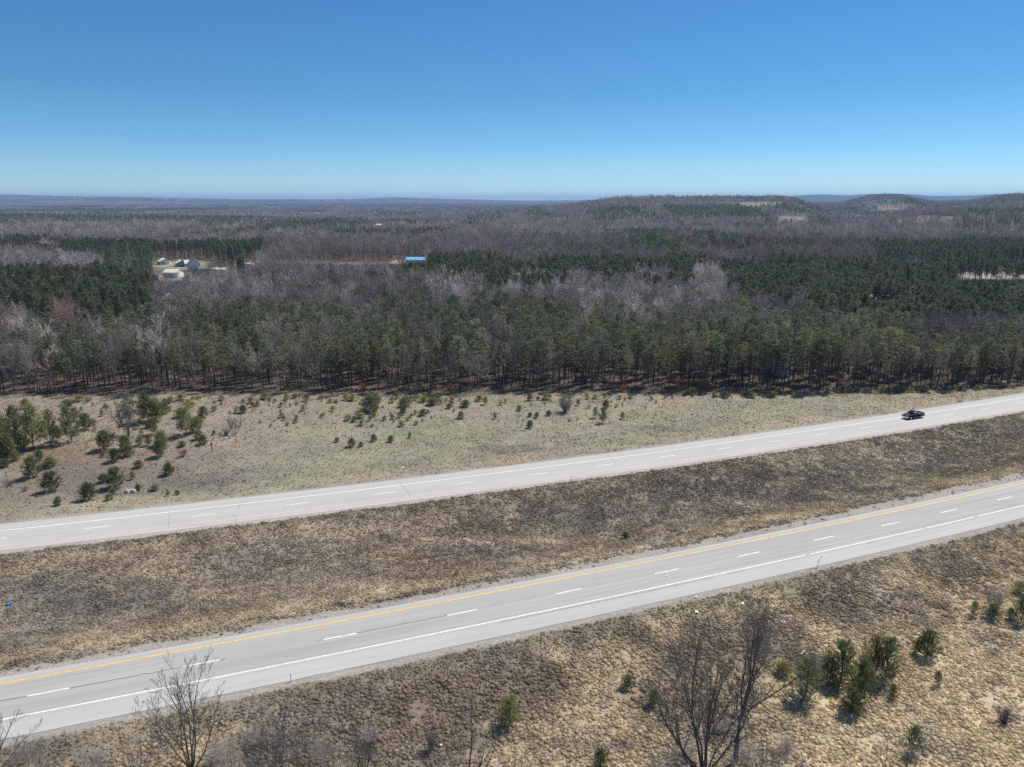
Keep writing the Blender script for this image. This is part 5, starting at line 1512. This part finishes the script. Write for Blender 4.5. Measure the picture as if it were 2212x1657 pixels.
        tag(link(name, mb.mesh(name, [mat]), loc=(x, y, z)), label, cat, tint=(1, 1, 1))
    boulder('stone_heap', *z1(885, 720), 2.0, .7, 'stone', 'pale grey heap of stones beside the small dark pine near the far road', 'stones', 820)
    boulder('boulder', 1547, 856, 1.6, .9, 'stone', 'pale boulder at the foot of the wood right of centre', 'boulder', 821, 1)
    boulder('boulder', *z1(1520, 350), 1.2, .5, 'stone', 'pale stone beside the small bare tree', 'boulder', 822, 1)
    boulder('stone_heap', 742, 1306, 1.0, .22, 'bark_dark', 'dark clods of turned earth on the near road verge in the median', 'earth clods', 823, 6)
    for px, py, L, rz, mat, lab in ((1023, 953, 2.4, .05, 'wood_pale', 'pale plank lying flat left of the dark patch'), (1133, 931, 1.6, .1, 'wood_pale', 'short pale plank lying in the field below the dark small pine'), (1735, 1413, 1.2, .7, 'wood_pale', 'pale stick lying above the leftmost tall young pine'), (1070, 896, 2.6, -.05, 'bark_grey', 'fallen grey stick beside the thin dark pine in the field')):
        x, y, z, m = stand(px, py); h = MB(); h.tube([(-L / 2, 0, .22), (0, .03, .3), (L / 2, 0, .24)], [.09, .1, .07], 6); tag(link('fallen_branch', h.mesh('fallen_branch', [mat]), loc=(x, y, z), rz=rz), lab, 'fallen wood', tint=(1, 1, 1))


build_roadside()

# ------------------------------------------------------------------ houses beyond the wood
plain('wall_white', (.74, .74, .72), .7, .06, .4); plain('wall_blue', (.22, .30, .40), .7, .08, .4); plain('wall_grey', (.40, .40, .40), .7, .08, .4); plain('wall_tan', (.42, .36, .28), .7, .1, .4)
plain('roof_pale', (.52, .52, .48), .6, .1, .5); plain('roof_dark', (.10, .095, .095), .8, .15, .5); plain('roof_blue', (.15, .40, .64), .4, .06, .5); plain('roof_grey', (.27, .27, .27), .8, .12, .5); plain('window_glass', (.03, .035, .045), .1, .05, spec=.8)
plain('door_grey', (.3, .3, .31), .5); plain('sulphur', (.55, .48, .05), .7)


def house(name, px, py, wpx, depth, wh, rh, rz, wall, roof, label, gambrel=False, doors=((0, 'big'),), wins=4, cat='house', over=.4):
    x, y, z, m = stand(px, py); L = wpx * m
    r = link(name, None, loc=(x, y, z - .1), rz=rz); tag(r, label, cat)
    w = MB(); a, b = L / 2, depth / 2
    w.add([(-a, -b, 0), (a, -b, 0), (a, b, 0), (-a, b, 0), (-a, -b, wh), (a, -b, wh), (a, b, wh), (-a, b, wh)], [(0, 1, 5, 4), (1, 2, 6, 5), (2, 3, 7, 6), (3, 0, 4, 7)])
    prof = [(-b - over, wh - .1), (-b * .62, wh + rh * .62), (0, wh + rh), (b * .62, wh + rh * .62), (b + over, wh - .1)] if gambrel else [(-b - over, wh - over * rh / b), (0, wh + rh), (b + over, wh - over * rh / b)]
    inner = [(-b, wh)] + [p for p in prof[1:-1]] + [(b, wh)]
    for s in (-a, a):
        V = np.array([(s, q, h - .04) for q, h in inner]); w.add(V, np.array([list(range(len(inner)))]))
    link('wall', w.mesh('wall', [wall]), r)
    rf = MB(); n = len(prof); e = a + over
    top = np.array([(s, q, h + .12) for s in (-e, e) for q, h in prof]); bot = top - (0, 0, .16)
    f = np.array([(i, i + 1, n + i + 1, n + i) for i in range(n - 1)])
    rf.add(top, f); rf.add(bot, f[:, ::-1]); rf.add(np.concatenate([top[:n], bot[:n]]), [(i, i + 1, n + i + 1, n + i) for i in range(n - 1)]); rf.add(np.concatenate([top[n:], bot[n:]]), [(i, i + 1, n + i + 1, n + i) for i in range(n - 1)])
    rf.add(np.concatenate([top[[0, n]], bot[[0, n]]]), [(0, 1, 3, 2)]); rf.add(np.concatenate([top[[n - 1, 2 * n - 1]], bot[[n - 1, 2 * n - 1]]]), [(0, 1, 3, 2)])
    link('roof', rf.mesh('roof', [roof]), r)

    def opening(nm, c, size, mat):
        o = link(nm, None, r, loc=c); q = MB(); q.box((0, 0, 0), size); link('pane' if nm == 'window' else 'leaf', q.mesh(nm, [mat]), o)
        q = MB(); sx, sy, sz = size; t = .09
        if sy < sx: parts = [((0, 0, sz / 2), (sx + t, sy + .04, t)), ((0, 0, -sz / 2), (sx + t, sy + .04, t)), ((sx / 2, 0, 0), (t, sy + .03, sz)), ((-sx / 2, 0, 0), (t, sy + .03, sz))]
        else: parts = [((0, 0, sz / 2), (sx + .04, sy + t, t)), ((0, 0, -sz / 2), (sx + .04, sy + t, t)), ((0, sy / 2, 0), (sx + .03, t, sz)), ((0, -sy / 2, 0), (sx + .03, t, sz))]
        for c2, s2 in parts: q.box(c2, s2)
        link('frame', q.mesh('frame', ['wall_white']), o)
    for k in range(wins):
        cx = -a + L * (k + .7) / (wins + .4); opening('window', (cx, -b - .03, wh * .55), (1.1, .1, 1.2), 'window_glass')
    if wins: opening('window', (a + .03, -b * .4, wh * .55), (.1, 1.1, 1.2), 'window_glass'); opening('window', (a + .03, b * .4, wh * .55), (.1, 1.1, 1.2), 'window_glass')
    for t, kind in doors:
        s = (3.0, .12, 2.6) if kind == 'big' else (1.0, .12, 2.1)
        opening('door', (t * a, -b - .04, s[2] / 2 + .1), s, 'door_grey')


def zf(x, y): return ((400 + x / 5.53) * .72, (740 + y / 5.53) * .72)
house('house', *zf(520, 292), 24, 9, 2.8, 2.4, -.9, 'wall_white', 'roof_pale', 'white house with a pale roof, leftmost of the cluster in the left clearing', wins=2, doors=((-.6, 'small'),))
house('garage', *zf(800, 325), 24, 8, 3.0, 2.2, -1.0, 'wall_blue', 'roof_pale', 'blue-grey gabled garage with a pale roof in the left clearing', wins=0, doors=((.2, 'big'),), cat='garage')
house('house', *zf(925, 330), 17, 7, 3.0, 2.4, .5, 'wall_white', 'roof_pale', 'small white house between the blue-grey garage and the dark roofed barn', wins=2, doors=((0, 'small'),))
house('barn', *zf(1010, 400), 19, 9, 4.2, 5.2, -1.15, 'wall_white', 'roof_dark', 'tall white barn with a dark gambrel roof in the left clearing', gambrel=True, wins=3, doors=((0, 'big'),), cat='barn')
house('shed', *zf(675, 512), 30, 10, 4.0, 1.8, -.12, 'wall_white', 'roof_pale', 'wide white shed with a pale roof and grey door, nearest in the left clearing', wins=0, doors=((.1, 'big'), (.62, 'small')), cat='shed')
house('shed', *zf(370, 690), 18, 6, 2.6, 1.0, .1, 'wall_white', 'roof_pale', 'small white shed half hidden in the trees below the left clearing', wins=1, doors=((.4, 'small'),), cat='shed')
house('shed', *zf(1440, 425), 30, 7, 2.2, 1.2, .04, 'wall_tan', 'roof_pale', 'long low tan shed behind bare trees right of the barn', wins=0, doors=((.5, 'big'),), cat='shed')
house('barn', 899, 571, 41, 10, 4.0, 2.0, .03, 'wall_tan', 'roof_blue', 'long barn with a bright blue metal roof behind the pines', wins=3, doors=((-.6, 'big'),), cat='barn')
house('shed', 802, 606, 46, 7, 2.2, 1.0, .05, 'wall_tan', 'roof_grey', 'long low tan shed in the small clearing left of the dark pines', wins=0, doors=((.3, 'big'),), cat='shed')
house('house', 818, 489, 10, 9, 3, 2.2, .3, 'wall_white', 'roof_pale', 'far white house beside the pale track through the distant woods', wins=2, doors=((0, 'small'),))
house('house', 795, 488, 14, 9, 3, 2.4, -.3, 'wall_grey', 'roof_grey', 'far grey house left of the far white one', wins=2, doors=((0, 'small'),))
house('house', 1700, 472, 22, 14, 5, 3, .2, 'wall_white', 'roof_grey', 'far farmhouse in a tan field below the right hills', wins=3, doors=((0, 'small'),))


def trailer(px, py, wpx, label, rz, name='camper_trailer'):
    x, y, z, m = stand(px, py); L = wpx * m
    r = link(name, None, loc=(x, y, z), rz=rz); tag(r, label, 'camper')
    b = MB(); a = L / 2
    prism(b, [(-a, .6), (a - .7, .55), (a, 1.1), (a - .15, 2.6), (a - .8, 3.0), (-a + .3, 3.0), (-a, 2.7)], -1.25, 1.25); link('body', bevelled(b.mesh('body', ['wall_white']), .1), r)
    for wx in (-a * .45, a * .1, a * .62): q = MB(); q.box((wx, -1.26, 2.0), (1.1, .06, .7)); link('window', q.mesh('window', ['window_glass']), r)
    q = MB(); q.box((-a * .2, -1.27, 1.55), (.7, .06, 1.8)); link('door', q.mesh('door', ['door_grey']), r)
    for wx in (-.45, .45):
        for s in (-1, 1): q = MB(); q.tube([(wx, s * 1.02, .36), (wx, s * 1.27, .36)], [.36, .36], 12); th = np.arange(12) * pi / 6; q.add(np.c_[wx + np.cos(th) * .36, np.full(12, s * 1.27), .36 + np.sin(th) * .36], np.array([list(range(12))])); link('wheel', q.mesh('wheel', ['rubber']), r)
    q = MB(); q.tube([(a - .3, 0, .55), (a + 1.0, 0, .5)], [.06, .06], 5); q.tube([(a + .8, 0, .5), (a + .8, 0, 0)], [.05, .05], 5); link('hitch', q.mesh('hitch', ['steel']), r)


trailer(1906, 648, 22, 'white camper parked under the tall pines, the long right one', .08)
trailer(1880, 649, 15, 'white camper parked under the tall pines, the short left one', -.2)
trailer(1618, 616, 11, 'small white camper half hidden by grey trees right of the pale aspens', .3)

# ------------------------------------------------------------------ light, sky, air, camera
SUN_EL, SUN_AZ = radians(56), radians(42)                           # azimuth from the right (+X) towards the view (+Y)
to_sun = (cos(SUN_EL) * cos(SUN_AZ), cos(SUN_EL) * sin(SUN_AZ), sin(SUN_EL))
w = bpy.data.worlds.new('World'); S.world = w; w.use_nodes = True
nt = w.node_tree; nt.nodes.clear()
sky = N(nt, 'ShaderNodeTexSky', sky_type='NISHITA'); sky.sun_disc = False
sky.sun_elevation = SUN_EL; sky.sun_rotation = pi / 2 - SUN_AZ
sky.altitude = 300; sky.air_density = 1.0; sky.dust_density = 0.0; sky.ozone_density = 4.0
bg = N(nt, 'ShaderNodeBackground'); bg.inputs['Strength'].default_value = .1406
wo = N(nt, 'ShaderNodeOutputWorld'); tc = N(nt, 'ShaderNodeTexCoord'); sx = N(nt, 'ShaderNodeSeparateXYZ'); nt.links.new(tc.outputs['Generated'], sx.inputs[0])
SKYR = [(0.0, (.74, .97, 1.23)), (.03, (.53, .80, 1.07)), (.074, (.37, .66, .93)), (.132, (.283, .584, .786)), (.24, (.258, .57, .78)), (.36, (.5, .66, .75)), (.6, (1.12, 1.06, .97))]  # highest stops, above the frame, brightened to add fill light in the shadows
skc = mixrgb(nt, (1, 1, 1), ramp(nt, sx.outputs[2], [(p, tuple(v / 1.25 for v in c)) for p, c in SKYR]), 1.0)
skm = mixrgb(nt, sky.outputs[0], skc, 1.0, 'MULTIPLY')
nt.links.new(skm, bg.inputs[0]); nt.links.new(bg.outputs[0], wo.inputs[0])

ld = bpy.data.lights.new('sun', 'SUN'); ld.energy = 4.9; ld.angle = radians(.53); ld.color = (1, .955, .89)
so = bpy.data.objects.new('sun', ld); COL.objects.link(so)
from mathutils import Vector
so.rotation_euler = Vector(to_sun).to_track_quat('Z', 'Y').to_euler()

HAZE, DENOISE = True, False
if HAZE:
    mb = MB(); mb.box((0, 0, 85), (60000, 60000, 290))
    m, hnt, hout = new_mat('haze')
    pv = N(hnt, 'ShaderNodeVolumePrincipled'); pv.inputs['Color'].default_value = (.42, .66, 1, 1); pv.inputs['Density'].default_value = 6.5e-5; pv.inputs['Anisotropy'].default_value = 0.1
    hnt.links.new(pv.outputs[0], hout.inputs['Volume'])
    tag(link('haze', mb.mesh('haze', ['haze'])), kind='stuff')

cd = bpy.data.cameras.new('camera'); co = bpy.data.objects.new('camera', cd); COL.objects.link(co)
cd.sensor_fit = 'HORIZONTAL'; cd.sensor_width = 36; cd.lens = 36 * FPX / 1024
cd.clip_start = .5; cd.clip_end = 80000
co.location = (0, 0, CAM_H); co.rotation_euler = (pi / 2 - PITCH, 0, 0)
S.camera = co

S.view_settings.view_transform = 'Standard'; S.view_settings.look = 'None'; S.view_settings.exposure = .13; S.view_settings.gamma = 1
cy = S.cycles
cy.max_bounces = 4; cy.diffuse_bounces = 2; cy.glossy_bounces = 2; cy.transmission_bounces = 2; cy.volume_bounces = 0; cy.transparent_max_bounces = 4
cy.use_denoising = DENOISE
cy.sample_clamp_indirect = 4
S.render.filter_size = 1.3 if hasattr(S.render, 'filter_size') else 1.5
